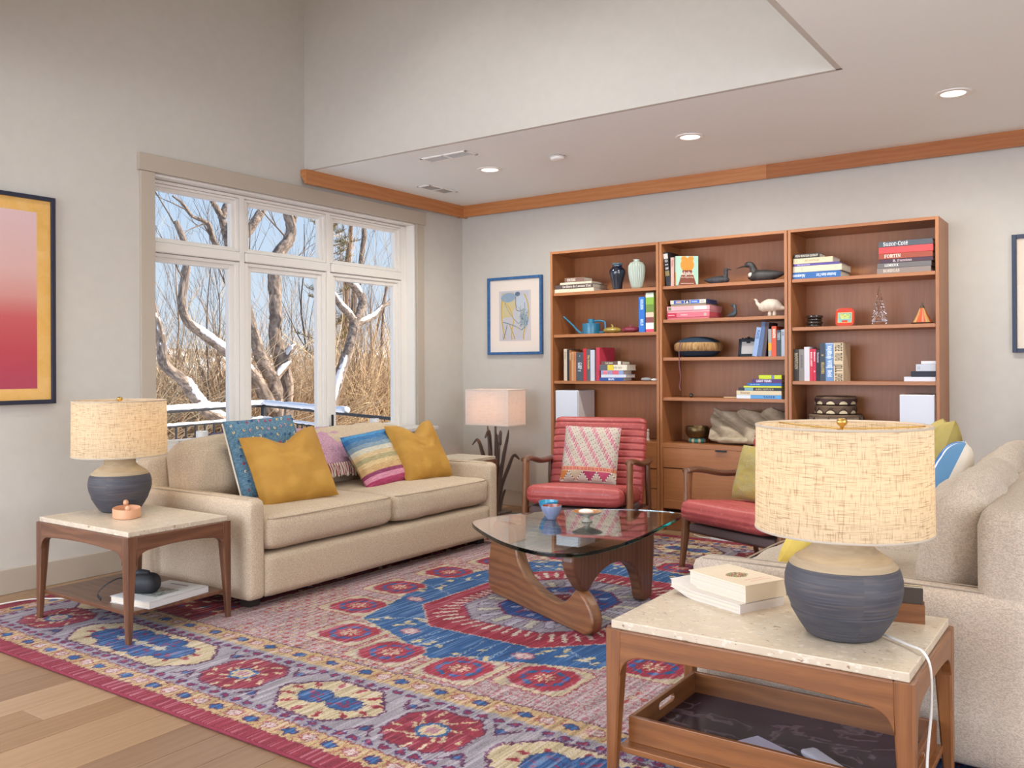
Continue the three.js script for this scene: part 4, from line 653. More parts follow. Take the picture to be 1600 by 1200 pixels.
{
  const stripes = [[0, '#b23b66'], [.10, '#d58aa0'], [.18, '#8a3458'], [.24, '#c8a06a'], [.34, '#d2b27e'], [.42, '#a79a6e'], [.5, '#cdb183'], [.58, '#c9c3ae'], [.66, '#7f93a0'], [.74, '#54799b'], [.82, '#2f6a9e'], [.9, '#3c86b8'], [.96, '#2a5f94']];
  const t = canvasTex(512, 512, (c, w, h) => { const q = rngOf(3); stripes.forEach(([v, col], i) => { const n = (stripes[i + 1] ?? [1])[0]; c.fillStyle = col; c.fillRect(0, h - n * h, w, (n - v) * h + 1); }); for (let i = 0; i < 9000; i++) { c.fillStyle = q() > .5 ? 'rgba(255,255,255,.10)' : 'rgba(0,0,0,.10)'; c.fillRect(q() * w, q() * h, 10 + q() * 30, 1.4); } });
  pillow('striped_pillow', 'blue tan and magenta striped pillow tucked behind the far mustard pillow', pillowGeo(.42, .41, .14, { seed: 21, ear: .02 }), std({ map: t, roughness: .95 }), [1.16, .480, 2.24], H - .08, .62, .10);
  const kil = canvasTex(512, 512, (c, w, h) => {
    const q = rngOf(9); c.fillStyle = '#bdb2a2'; c.fillRect(0, 0, w, h);
    for (let s = -2; s < 6; s++) for (let i = 0; i < 34; i++) { const y = i * 11.5, x = s * 118 + y * .62; if (y > 385) continue; for (let k = 0; k < 4; k++) { c.fillStyle = ['#b8506a', '#c9708a', '#a53a58', '#cfa8a4'][(i + k) % 4]; c.fillRect(x + k * 11 + (i % 2) * 5, y, 9, 9); } for (let k = 0; k < 2; k++) if ((i + k) % 3 === 0) { c.fillStyle = ['#a5384c', '#3b4560', '#b4552f'][(i + k + s + 9) % 3]; c.fillRect(x + 64 + k * 24, y, 8, 7); } }
    c.fillStyle = '#cf8a62'; c.fillRect(0, 382, w, 34); for (let x = 0; x < w; x += 34) { c.fillStyle = '#b03a50'; c.fillRect(x, 390, 18, 18); c.fillStyle = '#e8d9c4'; c.fillRect(x + 6, 396, 6, 6); }
    for (let i = 0; i < 5; i++) { const x = i * 128 - 40; c.fillStyle = ['#c77c3c', '#b9a88c', '#a23a5a', '#b34a66', '#cfc2a6'][i]; c.beginPath(); c.moveTo(x, 420); c.lineTo(x + 64, 505); c.lineTo(x + 128, 420); c.fill(); for (let k = 0; k < 9; k++) { c.fillStyle = k % 2 ? '#22222c' : '#f0e6d6'; c.fillRect(x + k * 7.2, 420 + k * 9.6, 8, 8); c.fillRect(x + 128 - k * 7.2, 420 + k * 9.6, 8, 8); } }
    for (let i = 0; i < 5000; i++) { c.fillStyle = q() > .5 ? 'rgba(255,250,240,.14)' : 'rgba(60,30,30,.10)'; c.fillRect(q() * w, q() * h, 5, 2); }
  });
  pillow('kilim_pillow', 'cream and rose woven kilim pillow on the left armchair', pillowGeo(.42, .42, .12, { seed: 31, ear: .02 }), std({ map: kil, roughness: 1 }), [1.955, .415, 1.06], .234, .32, -.02);
  const gt = tex(512, 512, (u, v) => { const n = fbm(u * 18, v * 18, 4), s = vnoise(u * 180, v * 180, 6); return mix3(mix3([176, 152, 74], [150, 138, 96], n), [200, 190, 160], smooth(.55, .9, s) * .6 * smooth(.3, .6, n)); });
  pillow('golden_pillow', 'mottled gold chenille pillow on the right armchair', pillowGeo(.44, .34, .12, { seed: 41, ear: .02 }), std({ map: gt, roughness: 1, bumpMap: gt, bumpScale: .003 }), [3.29, .42, 1.31], -.394, .30, -.03);
  pillow('velvet_pillow', 'mustard pillow with pointed top at the far end of the right sofa', pillowGeo(.52, .52, .16, { chop: .08, seed: 51, ear: .05 }), golden, [4.24, .485, 1.72], -H + .25, .32, .04);
  const bs = canvasTex(256, 256, (c, w, h) => { c.fillStyle = '#4d86bd'; c.fillRect(0, 0, w, h); for (const [x, d, col] of [[0, 40, '#3f78b4'], [52, 16, '#eef0f2'], [84, 40, '#2d68ab'], [132, 12, '#a9c3da'], [150, 46, '#356fb0'], [206, 14, '#e9ecef'], [226, 30, '#5c86a8']]) { c.fillStyle = col; c.fillRect(x, 0, d, h); } });
  const bp = thing('blue_striped_pillow', 'blue and white striped pillow with cream back on the right sofa', 'pillow', [4.36, .49, 2.25]); bp.rotation.set(-.42, -H + .12, .06, 'YXZ'); const bg = pillowGeo(.46, .46, .15, { seed: 61, ear: .03 }); const half = (s) => { const g = bg.clone(), n = g.index.count / 2; g.setIndex(Array.from(g.index.array).slice(s * n, (s + 1) * n)); return g; };
  part('front_panel', half(0), std({ map: bs, roughness: .95 }), bp); part('back_panel', half(1), std({ color: 0xe6dccb, roughness: .95 }), bp);
  const lp = thing('yellow_pillow', 'pale yellow pillow with white edge low on the right sofa behind the lamp', 'pillow', [4.13, .49, 3.13]); lp.rotation.set(-.5, -H - .35, .1, 'YXZ'); part('cover', pillowGeo(.42, .36, .14, { seed: 71, ear: .03 }), velvet(0xd9bd5c, 0xc4a340, 15), lp); part('piping', tube([[-.2, .01, 0, .006], [0, .012, 0, .006], [.2, .01, 0, .006]], 16, 6), std({ color: 0xeee6d8, roughness: .9 }), lp);
}
{ // throw over the back of the left sofa
  const t = thing('throw_blanket', 'mauve wool throw with cream fringe over the back of the left sofa', 'throw blanket'), tm = fabric(0xc295a4, 0xa77a8e, 0xd8b8be, 44, { cells: 160, size: .6, bump: .001 });
  const path = [[.46, .62], [.452, .72], [.47, .80], [.55, .835], [.66, .835], [.75, .80], [.83, .74], [.885, .665], [.905, .63]], z0 = 2.26, z1 = 2.68, nz = 22, pos = [], uv = [], idx = [], P = spline(path.map(([x, y]) => [x, y, 0]), 40);
  for (const s of [0, 1]) for (let i = 0; i <= 40; i++) for (let k = 0; k <= nz; k++) { const z = lerp(z0, z1, k / nz), w = Math.sin(k * 1.1 + i * .12) * .004 + (fbm(i * .15, k * .3, 4) - .5) * .02; pos.push(P[i].x + w + s * .006 + (k / nz - .5) * .03, P[i].y + w * .6 + s * .006, z + (i / 40 - .5) * .06 * (k / nz)); uv.push(i * .02, k / nz * .5); }
  const n = 41 * (nz + 1); for (const s of [0, 1]) for (let i = 0; i < 40; i++) for (let k = 0; k < nz; k++) { const a = s * n + i * (nz + 1) + k, b = a + nz + 1; s ? idx.push(a, a + 1, b, b, a + 1, b + 1) : idx.push(a, b, a + 1, b, b + 1, a + 1); }
  for (let i = 0; i < 40; i++) for (const k of [0, nz]) { const a = i * (nz + 1) + k, b = a + nz + 1; idx.push(a, b, a + n, b, b + n, a + n, a, a + n, b, b, a + n, b + n); }
  const g = new THREE.BufferGeometry(); g.setAttribute('position', new THREE.Float32BufferAttribute(pos, 3)); g.setAttribute('uv', new THREE.Float32BufferAttribute(uv, 2)); g.setIndex(idx); g.computeVertexNormals(); part('cloth', g, tm, t);
  const fr = [], fr2 = [], q = rngOf(6); for (let k = 0; k < 60; k++) { const z = lerp(z0 + .01, z1 + .02, k / 59), e = P[40], l = .07 + q() * .02, d = (q() - .5) * .03; (k % 3 ? fr : fr2).push(tube([[e.x + .01, e.y + .005, z, .003], [e.x + .03, e.y - l * .4, z + d * .5, .003], [e.x + .042, e.y - l, z + d, .0035]], 5, 5)); }
  const f1 = part('fringe', cat(fr), std({ color: 0xe7d8c6, roughness: 1 }), t); f1.userData.kind = 'stuff'; const f2 = part('red_fringe', cat(fr2), std({ color: 0xb0485e, roughness: 1 }), t); f2.userData.kind = 'stuff';
}

// ------------------------------------------------------------------ framed pictures
function picture(label, wall, a0, a1, y0, y1, fw, frameMat, art, matte) {   // on the left wall (along z) or the back wall (along x)
  const w = a1 - a0, h = y1 - y0, t = thing('framed_picture', label, 'picture', wall === 'left' ? [.001, y0, (a0 + a1) / 2] : [(a0 + a1) / 2, y0, .001], wall === 'left' ? H : 0);
  const d = .032; for (const s of [-1, 1]) { part('frame_side', rb(fw, h, d, s * (w / 2 - fw / 2), h / 2, d / 2, .002), frameMat, t); part('frame_rail', rb(w - 2 * fw, fw, d, 0, s > 0 ? h - fw / 2 : fw / 2, d / 2, .002), frameMat, t); }
  part('backing', bx(w - .01, h - .01, .006, 0, h / 2, .004), std({ color: 0x6b5b48, roughness: 1 }), t);
  const flat = (gw, gh, z) => { const g = new THREE.BoxGeometry(gw, gh, .002); g.translate(0, h / 2, z); return g; };
  if (matte) part('mat_board', flat(w - 2 * fw + .004, h - 2 * fw + .004, .0135), std({ color: matte[2], roughness: .95 }), t);
  const [mw, mh] = matte ?? [fw, fw]; part('print', flat(w - 2 * mw, h - 2 * mh, .016), std({ map: art, roughness: .8 }), t);
  part('glazing', flat(w - 2 * fw + .004, h - 2 * fw + .004, .024), phys({ color: 0xffffff, transmission: 1, thickness: 0, roughness: .02, ior: 1.35, specularIntensity: .12 }), t);
}
const navyFrame = std({ color: 0x22304a, roughness: .4 }), blueFrame = std({ map: tex(256, 64, (u, v) => mix3([60, 110, 160], [44, 88, 138], vnoise(u * 60, v * 12, 4))), roughness: .45 }), inkFrame = std({ color: 0x25283a, roughness: .45 });
{
  const poster = canvasTex(512, 640, (c, w, h) => { c.fillStyle = '#e3b062'; c.fillRect(0, 0, w, h); const q = rngOf(2); for (let i = 0; i < 1500; i++) { c.fillStyle = q() > .5 ? 'rgba(236,196,130,.12)' : 'rgba(210,160,70,.10)'; c.beginPath(); c.arc(q() * w, q() * h, 10 + q() * 20, 0, 7); c.fill(); } const g = c.createLinearGradient(0, 40, 0, h - 34); g.addColorStop(0, '#dbbaba'); g.addColorStop(.33, '#d8aea6'); g.addColorStop(.48, '#d0928a'); g.addColorStop(.6, '#c35c5c'); g.addColorStop(.8, '#bb4650'); g.addColorStop(1, '#ad4458'); c.fillStyle = g; c.fillRect(48, 40, w - 96, h - 76); c.fillStyle = '#e2ae4e'; c.beginPath(); c.arc(w / 2 - 40, 210, 74, 0, 7); c.fill(); });
  picture('tall poster fading from pink to crimson in a black frame', 'left', 3.86, 4.74, 1.053, 2.243, .024, inkFrame, poster);
  const fig = canvasTex(320, 480, (c, w, h) => {
    c.fillStyle = '#c9c3c4'; c.fillRect(0, 0, w, h); const q = rngOf(7), blob = (pts, f) => { c.fillStyle = f; c.beginPath(); pts.forEach(([x, y], i) => i ? c.lineTo(x, y) : c.moveTo(x, y)); c.fill(); };
    blob([[20, 10], [300, 10], [310, 300], [250, 470], [30, 470]], '#bdbcc6'); blob([[30, 20], [150, 15], [170, 150], [120, 250], [30, 260]], '#c8b98c'); blob([[190, 40], [300, 60], [300, 320], [200, 330], [170, 160]], '#b9c2cf');
    const stroke = (pts, col, lw) => { c.strokeStyle = col; c.lineWidth = lw; c.lineCap = 'round'; c.beginPath(); c.moveTo(...pts[0]); for (let i = 1; i < pts.length - 1; i += 2) c.quadraticCurveTo(...pts[i], ...pts[i + 1]); c.stroke(); };
    c.fillStyle = '#8aa0b4'; c.beginPath(); c.ellipse(95, 65, 75, 45, -.1, 0, 7); c.fill(); c.fillStyle = '#5d6f86'; c.beginPath(); c.ellipse(190, 35, 26, 22, 0, 0, 7); c.fill();
    stroke([[30, 90], [10, 250], [60, 460]], '#c6a544', 12); stroke([[60, 110], [130, 170], [150, 300], [120, 380], [130, 465]], '#c9a640', 10); stroke([[260, 40], [330, 180], [280, 330], [240, 400], [250, 465]], '#c9a640', 11); stroke([[170, 60], [170, 160], [180, 190], [220, 210], [250, 180]], '#6a6a70', 7); stroke([[40, 300], [160, 330], [230, 380], [300, 330], [290, 260]], '#5a7a90', 8); stroke([[80, 330], [70, 400], [40, 465]], '#4e5a62', 6); stroke([[110, 330], [140, 400], [160, 465]], '#b8963a', 9); stroke([[60, 120], [110, 240], [200, 320], [270, 250], [260, 120]], '#7a8894', 6);
    for (let i = 0; i < 60; i++) stroke([[200 + q() * 90, 150 + q() * 220], [210 + q() * 80, 160 + q() * 200], [215 + q() * 80, 160 + q() * 210]], q() > .5 ? '#8aa4b8' : '#5b6c7a', 3); for (let i = 0; i < 40; i++) stroke([[q() * w, q() * h], [q() * w, q() * h], [q() * w, q() * h]], 'rgba(200,190,150,.35)', 4);
  });
  picture('blue-framed print of yellow and grey figures left of the bookcases', 'back', .311, .905, 1.362, 2.063, .024, blueFrame, fig, [.125, .125, 0xeaddd0]);
  const plain = canvasTex(256, 384, (c, w, h) => { c.fillStyle = '#ddcdb8'; c.fillRect(0, 0, w, h); c.fillStyle = '#b9a890'; c.fillRect(40, 60, w - 80, h - 140); c.fillStyle = '#8fa0ae'; c.fillRect(60, 90, w - 120, 120); });
  picture('navy-framed print cut off by the right edge of the picture', 'back', 4.52, 5.12, 1.327, 2.086, .026, navyFrame, plain, [.14, .15, 0xe3d3c0]);
}
// ------------------------------------------------------------------ bookcases
function bookcase(x0, x1, shelves, label, wideDrawer) {
  const w = x1 - x0, cx = (x0 + x1) / 2, D = .37, T = .021, Ht = 2.2, t = thing('bookcase', label, 'bookcase', [cx, 0, .008], 0, 'row of bookcases'), zc = D / 2;
  for (const s of [-1, 1]) part('side_panel', rb(T, Ht, D, s * (w / 2 - T / 2), Ht / 2, zc, .0015, 'y'), cherry, t);
  part('top_panel', rb(w - 2 * T, T, D, 0, Ht - T / 2, zc, .0015), cherry, t);
  part('back_panel', bx(w - 2 * T, Ht - .13, .01, 0, Ht / 2 + .05, .006, 'y'), cherry, t);
  part('plinth', bx(w - 2 * T, .11, .02, 0, .055, D - .06), cherry, t); part('bottom_panel', rb(w - 2 * T, .035, D - .004, 0, .128, zc, .0015), cherry, t);
  part('counter', rb(w - 2 * T, .034, D - .002, 0, .650, zc, .0015), cherry, t);
  for (const y of shelves) { const s = part('shelf', rb(w - 2 * T - .004, .024, D - .022, 0, y - .012, zc - .006, .0015), cherry, t); part('edge_band', rb(w - 2 * T - .004, .024, .004, 0, y - .012, D - .0145, .0015), cherry, s); }
  const W = w - 2 * T - .006, dz = D - .012, front = (y0, y1, proud) => { const d = part('drawer', rb(W, y1 - y0 - .004, .02, 0, (y0 + y1) / 2, dz + proud, .002, 'x'), cherry, t); return d; };
  const tab = (d, y) => part('handle', cat(rb(.085, .004, .022, 0, y - .001, dz + .014, .0015), rb(.085, .012, .003, 0, y - .005, dz + .025, .001)), black, d);
  if (wideDrawer) { tab(front(.48, .634, 0), .632); const d = front(.167, .478, -.004); part('lower_rail', rb(W, .06, .006, 0, .205, dz + .006, .002), cherry, d); }
  else { tab(front(.467, .634, .004), .632); front(.311, .466, 0); front(.147, .31, 0); }
}
bookcase(1.216, 2.194, [1.858, 1.515, 1.135], 'cherry bookcase nearest the room corner, with watering can and vases');
bookcase(2.199, 3.178, [1.859, 1.604, 1.316, 1.013], 'middle cherry bookcase with four shelves, with duck decoys and pink boxes', true);
bookcase(3.183, 4.147, [1.853, 1.517, 1.142], 'right cherry bookcase with exposed side, with glass tree and drums');

// ------------------------------------------------------------------ books
const CELLS = []; const cellRect = (i) => [(i % 4) * 512, Math.floor(i / 4) * 64];
const atlasCanvas = document.createElement('canvas'); atlasCanvas.width = 2048; atlasCanvas.height = 2048; const AC = atlasCanvas.getContext('2d');
function spineCell(bg, fg, text, o = {}) {
  const i = CELLS.length; CELLS.push(1); const [X, Y] = cellRect(i); AC.save(); AC.beginPath(); AC.rect(X, Y, 512, 64); AC.clip(); AC.fillStyle = bg; AC.fillRect(X, Y, 512, 64);
  for (const [a, b, c] of o.bands ?? []) { AC.fillStyle = c; AC.fillRect(X + 6 + a * 500, Y + 6, (b - a) * 500, 58); }
  if (text) { AC.fillStyle = fg; AC.textBaseline = 'middle'; AC.font = `${o.bold === false ? '' : 'bold '}${o.size ?? 34}px ${o.font ?? 'serif'}`; let x = X + (o.at ?? .1) * 512; for (const part_ of [].concat(text)) { const [s, dx] = Array.isArray(part_) ? part_ : [part_, 0]; if (dx) x = X + dx * 512; const m = AC.measureText(s).width, max = (o.max ?? .8) * 512; AC.save(); AC.translate(x, Y + 34); AC.scale(Math.min(1, max / m), 1); AC.fillText(s, 0, 0); AC.restore(); x += m + 30; } }
  AC.fillStyle = bg; AC.fillRect(X, Y, 6, 6); AC.restore(); return i;
}
const atlasTex = new THREE.CanvasTexture(atlasCanvas); atlasTex.colorSpace = THREE.SRGBColorSpace;
const bookMat = std({ map: atlasTex, roughness: .55 }); const bookMatte = std({ map: atlasTex, roughness: .85 });
function bookGeo(w, h, d, cell, flip) {
  const b = .0026, [X, Y] = cellRect(cell), U = (u) => (X + 8 + u * 496) / 2048, Vv = (v) => 1 - (Y + 62 - v * 54) / 2048, u0 = (X + 3) / 2048, v0 = 1 - (Y + 3) / 2048;
  const sp = new RoundedBoxGeometry(w, h, b * 1.4, 2, Math.min(w / 2.2, .0018)); sp.translate(0, h / 2, -b * .7);
  const fr = new THREE.BoxGeometry(b, h, d - b); fr.translate(w / 2 - b / 2, h / 2, -d / 2 - b / 2); const bk = new THREE.BoxGeometry(b, h, d - b); bk.translate(-w / 2 + b / 2, h / 2, -d / 2 - b / 2);
  for (const g of [sp, fr, bk]) { const p = g.attributes.position, n = g.attributes.normal, uv = g.attributes.uv; for (let i = 0; i < p.count; i++) { if (g === sp && n.getZ(i) > .5) { let u = (h - p.getY(i)) / h, v = (p.getX(i) + w / 2) / w; if (flip) { u = 1 - u; v = 1 - v; } uv.setXY(i, U(u), Vv(v)); } else uv.setXY(i, u0, v0); } }
  return cat(sp, fr, bk);
}
function book(label, [bg, fg, text, o = {}], w, h, d, x, y, z, pose = {}) {   // standing: x is the spine's centre; lying: x is the left end
  const t = thing('book', label, 'book', [x, y, z], pose.ry ?? 0, pose.group); if (pose.soft !== undefined) t.userData.group = pose.group;
  part('cover', bookGeo(w, h, d, spineCell(bg, fg, text, o), pose.flip), pose.matte ? bookMatte : bookMat, t); part('pages', triUV(mv(new THREE.BoxGeometry(w - .0054, h - .007, d - .008), 0, h / 2, -d / 2 - .001), 'y', nextOff()), paper, t);
  if (pose.lie) { t.rotation.set(0, pose.ry ?? 0, H, 'YXZ'); t.position.set(x + h, y + w / 2 + .0004, z); } else if (pose.lean) { t.rotation.set(0, pose.ry ?? 0, pose.lean, 'YXZ'); t.position.y += Math.abs(Math.sin(pose.lean)) * w / 2; }
  return t;
}
function row(x, y, z, list, group) { for (const [label, spec, w, h, d, p] of list) { book(label, spec, w - .0008, h, d, x + w / 2, y, z, { group, ...p }); x += w; } }
function stack(xs, y, z, list, group) { list.forEach(([label, spec, w, h, d, p = {}], i) => { book(label, spec, w, h, d, xs[i], y, z + (p.dz ?? 0), { lie: true, group, ...p }); y += w + .0006; }); }
const cream = '#dccbb0', G1 = 'books in the corner bookcase', G2 = 'books in the middle bookcase', G3 = 'books in the right bookcase';
// corner bookcase
stack([1.225, 1.24, 1.29, 1.335], 1.858, .345, [
  ['cream book lowest in the stack left of the vases', [cream, '#8a6a4a', ''], .03, .385, .28], ['dark brown titled book second from below in the stack left of the vases', ['#54453f', '#e8ddcf', 'Le livre de Leonor Fini', { at: .22, size: 40, max: .72 }], .034, .36, .25], ['thin cream book under the topmost in the stack left of the vases', [cream, '#80604a', ''], .018, .30, .21], ['brown mottled book topmost in the stack left of the vases', ['#7c5c4c', '#efe4d6', 'COCTEAU', { size: 44, at: .14 }], .036, .185, .14]], G1);
book('tall blue book standing beside the colourful book', ['#2a6fc4', '#dcecff', [['GOLDEN', .08], ['MILO', .62]], { font: 'sans-serif', size: 36, max: .3 }], .05, .275, .2, 2.034, 1.515, .345, { group: G1 });
book('tall colourful leaf-patterned book against the side panel', ['#a9c66a', '#ffffff', '', { bands: [[0, .12, '#d9ead0'], [.12, .3, '#86b13f'], [.3, .5, '#6d8a3a'], [.5, .62, '#eac6ae'], [.62, .76, '#8a4a4a'], [.76, .92, '#f0f2ec'], [.92, 1, '#d84a6a']] }], .068, .305, .22, 2.10, 1.515, .34, { group: G1 });
row(1.316, 1.135, .335, [
  ['pale cream book first in the row beside the red books', ['#cdbda4', '#6b5a4a', 'Roman', { bold: false }], .032, .262, .18], ['thin black book second in the row beside the red books', ['#25252c', '#ddd', ''], .02, .258, .18], ['brown book third in the row beside the red books', ['#9a6236', '#f0dcb4', 'Histoire', { size: 30 }], .023, .252, .18], ['tan paperback fourth in the row beside the red books', ['#c99a66', '#6a3a1c', 'Essais', { size: 30 }], .02, .238, .16], ['orange paperback fifth in the row beside the red books', ['#c47a4c', '#5a2a18', 'Lettres', { size: 30 }], .024, .238, .16],
  ['thick charcoal book with a white bird mark', ['#4a5058', '#e8ecef', [['~', .12], ['GARP', .36], ['v', .62]], { size: 40, max: .25 }], .066, .232, .19], ['bright red thin book standing', ['#c9272f', '#f6d8d2', ''], .031, .262, .19], ['grey book with yellow title standing', ['#5b5a5c', '#e6d27a', 'The Portable', { size: 34, at: .2 }], .036, .258, .19], ['white book standing beside the crimson volume', ['#c9cdd6', '#8b8f9c', ''], .038, .250, .19]], G1);
book('large crimson volume with its cover in view', ['#c83c50', '#e8a0a8', ''], .036, .268, .21, 1.637, 1.135, .335, { ry: -.12, group: G1 });
stack([1.66, 1.674, 1.674, 1.662, 1.678], 1.135, .352, [
  ['navy book lowest in the stack before the crimson volume', ['#2f4f94', '#eef2fa', 'MAPS', { font: 'sans-serif', size: 46, at: .38 }], .026, .215, .15], ['white and grey book second from below before the crimson volume', ['#d4d8e4', '#9aa0b4', ''], .024, .225, .16], ['red and blue flowered book in the middle of its stack', ['#8fa4cf', '#d04a5a', 'pop art', { size: 50, bands: [[.1, .3, '#e79aa2'], [.5, .8, '#d76a7a']] }], .032, .2, .15], ['yellow and white book second from the top before the crimson volume', ['#e7e0cc', '#8c8468', 'Belle Amie', { at: .5, size: 30, max: .4, bands: [[0, .3, '#5a6068'], [.3, .52, '#e6c93c']] }], .044, .245, .16], ['thin brown book topmost before the crimson volume', ['#6a5148', '#e8d8c0', 'Les jours', { size: 40, at: .2, bands: [[.78, .92, '#efe8da']] }], .028, .19, .13]], G1);
// middle bookcase
book('tall black and white patterned book leaning on the side panel', ['#26272d', '#e6e2da', 'N  O  I  R', { size: 50, bands: [[.05, .2, '#d8d4cc'], [.55, .7, '#8a7a50']] }], .036, .262, .2, 2.262, 1.859, .345, { lean: .10, group: G2 });
book('pink paperback between the black book and the mint book', ['#d7a79c', '#7a4038', 'Poems', { size: 36 }], .026, .218, .17, 2.293, 1.859, .345, { group: G2 });
{
  const b = book('mint book turned to show its orange and brown cover', ['#a9c7b4', '#d9802c', '', { bands: [[.55, 1, '#d9883a']] }], .036, .222, .17, 2.325, 1.859, .36, { ry: -.95, group: G2 });
  const art = canvasTex(256, 334, (c, w, h) => { c.fillStyle = '#a9cbb6'; c.fillRect(0, 0, w, h); c.fillStyle = '#e08a26'; c.beginPath(); c.arc(128, 100, 80, 0, 7); c.fill(); c.beginPath(); c.arc(90, 30, 34, 0, 7); c.arc(170, 30, 34, 0, 7); c.fill(); c.fillStyle = '#7c3c22'; c.beginPath(); c.moveTo(74, 160); c.lineTo(182, 160); c.lineTo(236, 334); c.lineTo(20, 334); c.fill(); c.fillStyle = '#f2e2d2'; c.font = 'bold 52px serif'; c.textAlign = 'center'; c.fillText('alpha', 128, 215); c.font = '22px serif'; c.fillText('the beginning', 128, 248); c.fillRect(50, 310, 156, 5); });
  const g = new THREE.BoxGeometry(.0008, .218, .164); g.translate(.0186, .111, -.087); const cm = std({ map: art, roughness: .5 }); part('cover_print', g, cm, b);
}
book('pale blue titled book leaning right beside the picture frame', ['#8fa9cf', '#1f3a78', 'PLACES', { font: 'sans-serif', size: 44 }], .034, .21, .16, 2.925, 1.316, .335, { lean: -.17, group: G2 });
book('tall slate blue book leaning right', ['#5a6f96', '#c4d0e4', ''], .034, .25, .19, 2.958, 1.316, .33, { lean: -.15, group: G2 });
book('tall dark brown book leaning right', ['#4d4044', '#8c7c74', ''], .028, .245, .19, 2.990, 1.316, .33, { lean: -.12, group: G2 });
row(3.026, 1.316, .335, [['grey and yellow paperback upright beside the leaning books', ['#9a9a98', '#444', '', { bands: [[.5, .78, '#e0a62c']] }], .025, .195, .15], ['orange red titled paperback upright', ['#d4573a', '#fbe8d8', 'MARIN', { font: 'sans-serif', size: 46 }], .034, .215, .16], ['dark grey paperback with pale title', ['#3f4a52', '#cfd8dc', 'TIMES', { size: 44 }], .034, .186, .15], ['pale blue paperback against the side panel', ['#b8c4d4', '#445', 'ode', { size: 40 }], .028, .19, .15]], G2);
stack([2.795, 2.795, 2.81, 2.848, 2.876, 2.91, 2.962], 1.013, .35, [
  ['sky blue book lowest in the stack at right', ['#5aa0d8', '#1c3c6a', 'TAXER', { font: 'sans-serif', size: 42, at: .6, max: .3, bands: [[0, .32, '#dfe6ee']] }], .026, .33, .2], ['cream book second from below in the stack at right', ['#dfcfae', '#8a5a3a', 'Soeur', { size: 38 }], .03, .33, .2], ['black titled book third from below in the stack at right', ['#33343a', '#c9b98a', 'ARCHIVES', { size: 40, at: .4, max: .5, bands: [[.15, .35, '#7fa9b4']] }], .022, .315, .19], ['thin lime book fourth from below in the stack at right', ['#d7e04a', '#5a6420', ''], .012, .278, .18], ['blue book fifth from below in the stack at right', ['#2f6fb4', '#d8e8fa', 'vu de loin', { size: 30, bold: false }], .02, .25, .17], ['purple titled book under the lime topmost book', ['#5b3a6e', '#f4eefa', 'LIGHT YEARS', { font: 'sans-serif', size: 46, at: .16, max: .5 }], .028, .216, .15], ['lime green book topmost in the stack at right', ['#c8d832', '#6a7418', '', { bands: [[.55, .68, '#7d86a8']] }], .028, .164, .12]], G2);
// right bookcase
stack([3.206, 3.208, 3.212, 3.21, 3.215], 1.853, .345, [
  ['blue book with upside-down title, lowest in the left stack of the top right shelf', ['#2f64a4', '#f0f4fa', [['Aventure dans l\u2019Art', .1], ['Alanson', .72]], { size: 34, max: .4 }], .046, .325, .25, { flip: true }], ['thick cream book second from below in the left stack of the top right shelf', [cream, '#a8947a', [['II', .18], ['||', .84]], { size: 30, bold: false }], .042, .332, .25], ['thin purple book in the middle of the left stack of the top right shelf', ['#5a4a94', '#dcd4f4', 'Poussin', { size: 36 }], .016, .31, .22], ['cream titled book under the black one in the left stack of the top right shelf', ['#dec6a2', '#5a4028', ['l', ['ART NOUVEAU', .3]], { size: 26, bold: false, max: .4 }], .038, .27, .2], ['black titled book topmost in the left stack of the top right shelf', ['#2d2a2a', '#d8cdb8', 'REIN MENTION QUIGLEY', { font: 'sans-serif', size: 38, at: .08, max: .84 }], .03, .178, .14]], G3);
stack([3.765, 3.768, 3.782, 3.776, 3.778, 3.776], 1.853, .345, [
  ['brown grey titled book lowest in the right stack of the top right shelf', ['#8a7c74', '#d8c8b8', 'BORDUAS', { at: .13, size: 40, max: .3 }], .037, .33, .26], ['slate grey titled book second from below in the right stack', ['#6c6866', '#f0ece6', 'LEMIEUX', { at: .15, size: 36, max: .25 }], .033, .33, .26], ['dark plum book with script title in the right stack', ['#4a3140', '#f2e4dc', 'B. Fuzzino', { at: .26, size: 44, max: .35, bold: false }], .025, .325, .25], ['rust brown titled book third from the top in the right stack', ['#9c4a34', '#f6e8da', 'FORTIN', { at: .12, size: 46, max: .3 }], .036, .33, .26], ['bright coral red book second from the top in the right stack', ['#dd4a4c', '#f8b0a8', ''], .043, .33, .27], ['charcoal titled book topmost in the right stack', ['#50555c', '#f4f2ee', 'Suzor-Cot\u00e9', { at: .1, size: 52, max: .45, bold: false }], .036, .33, .26]], G3);
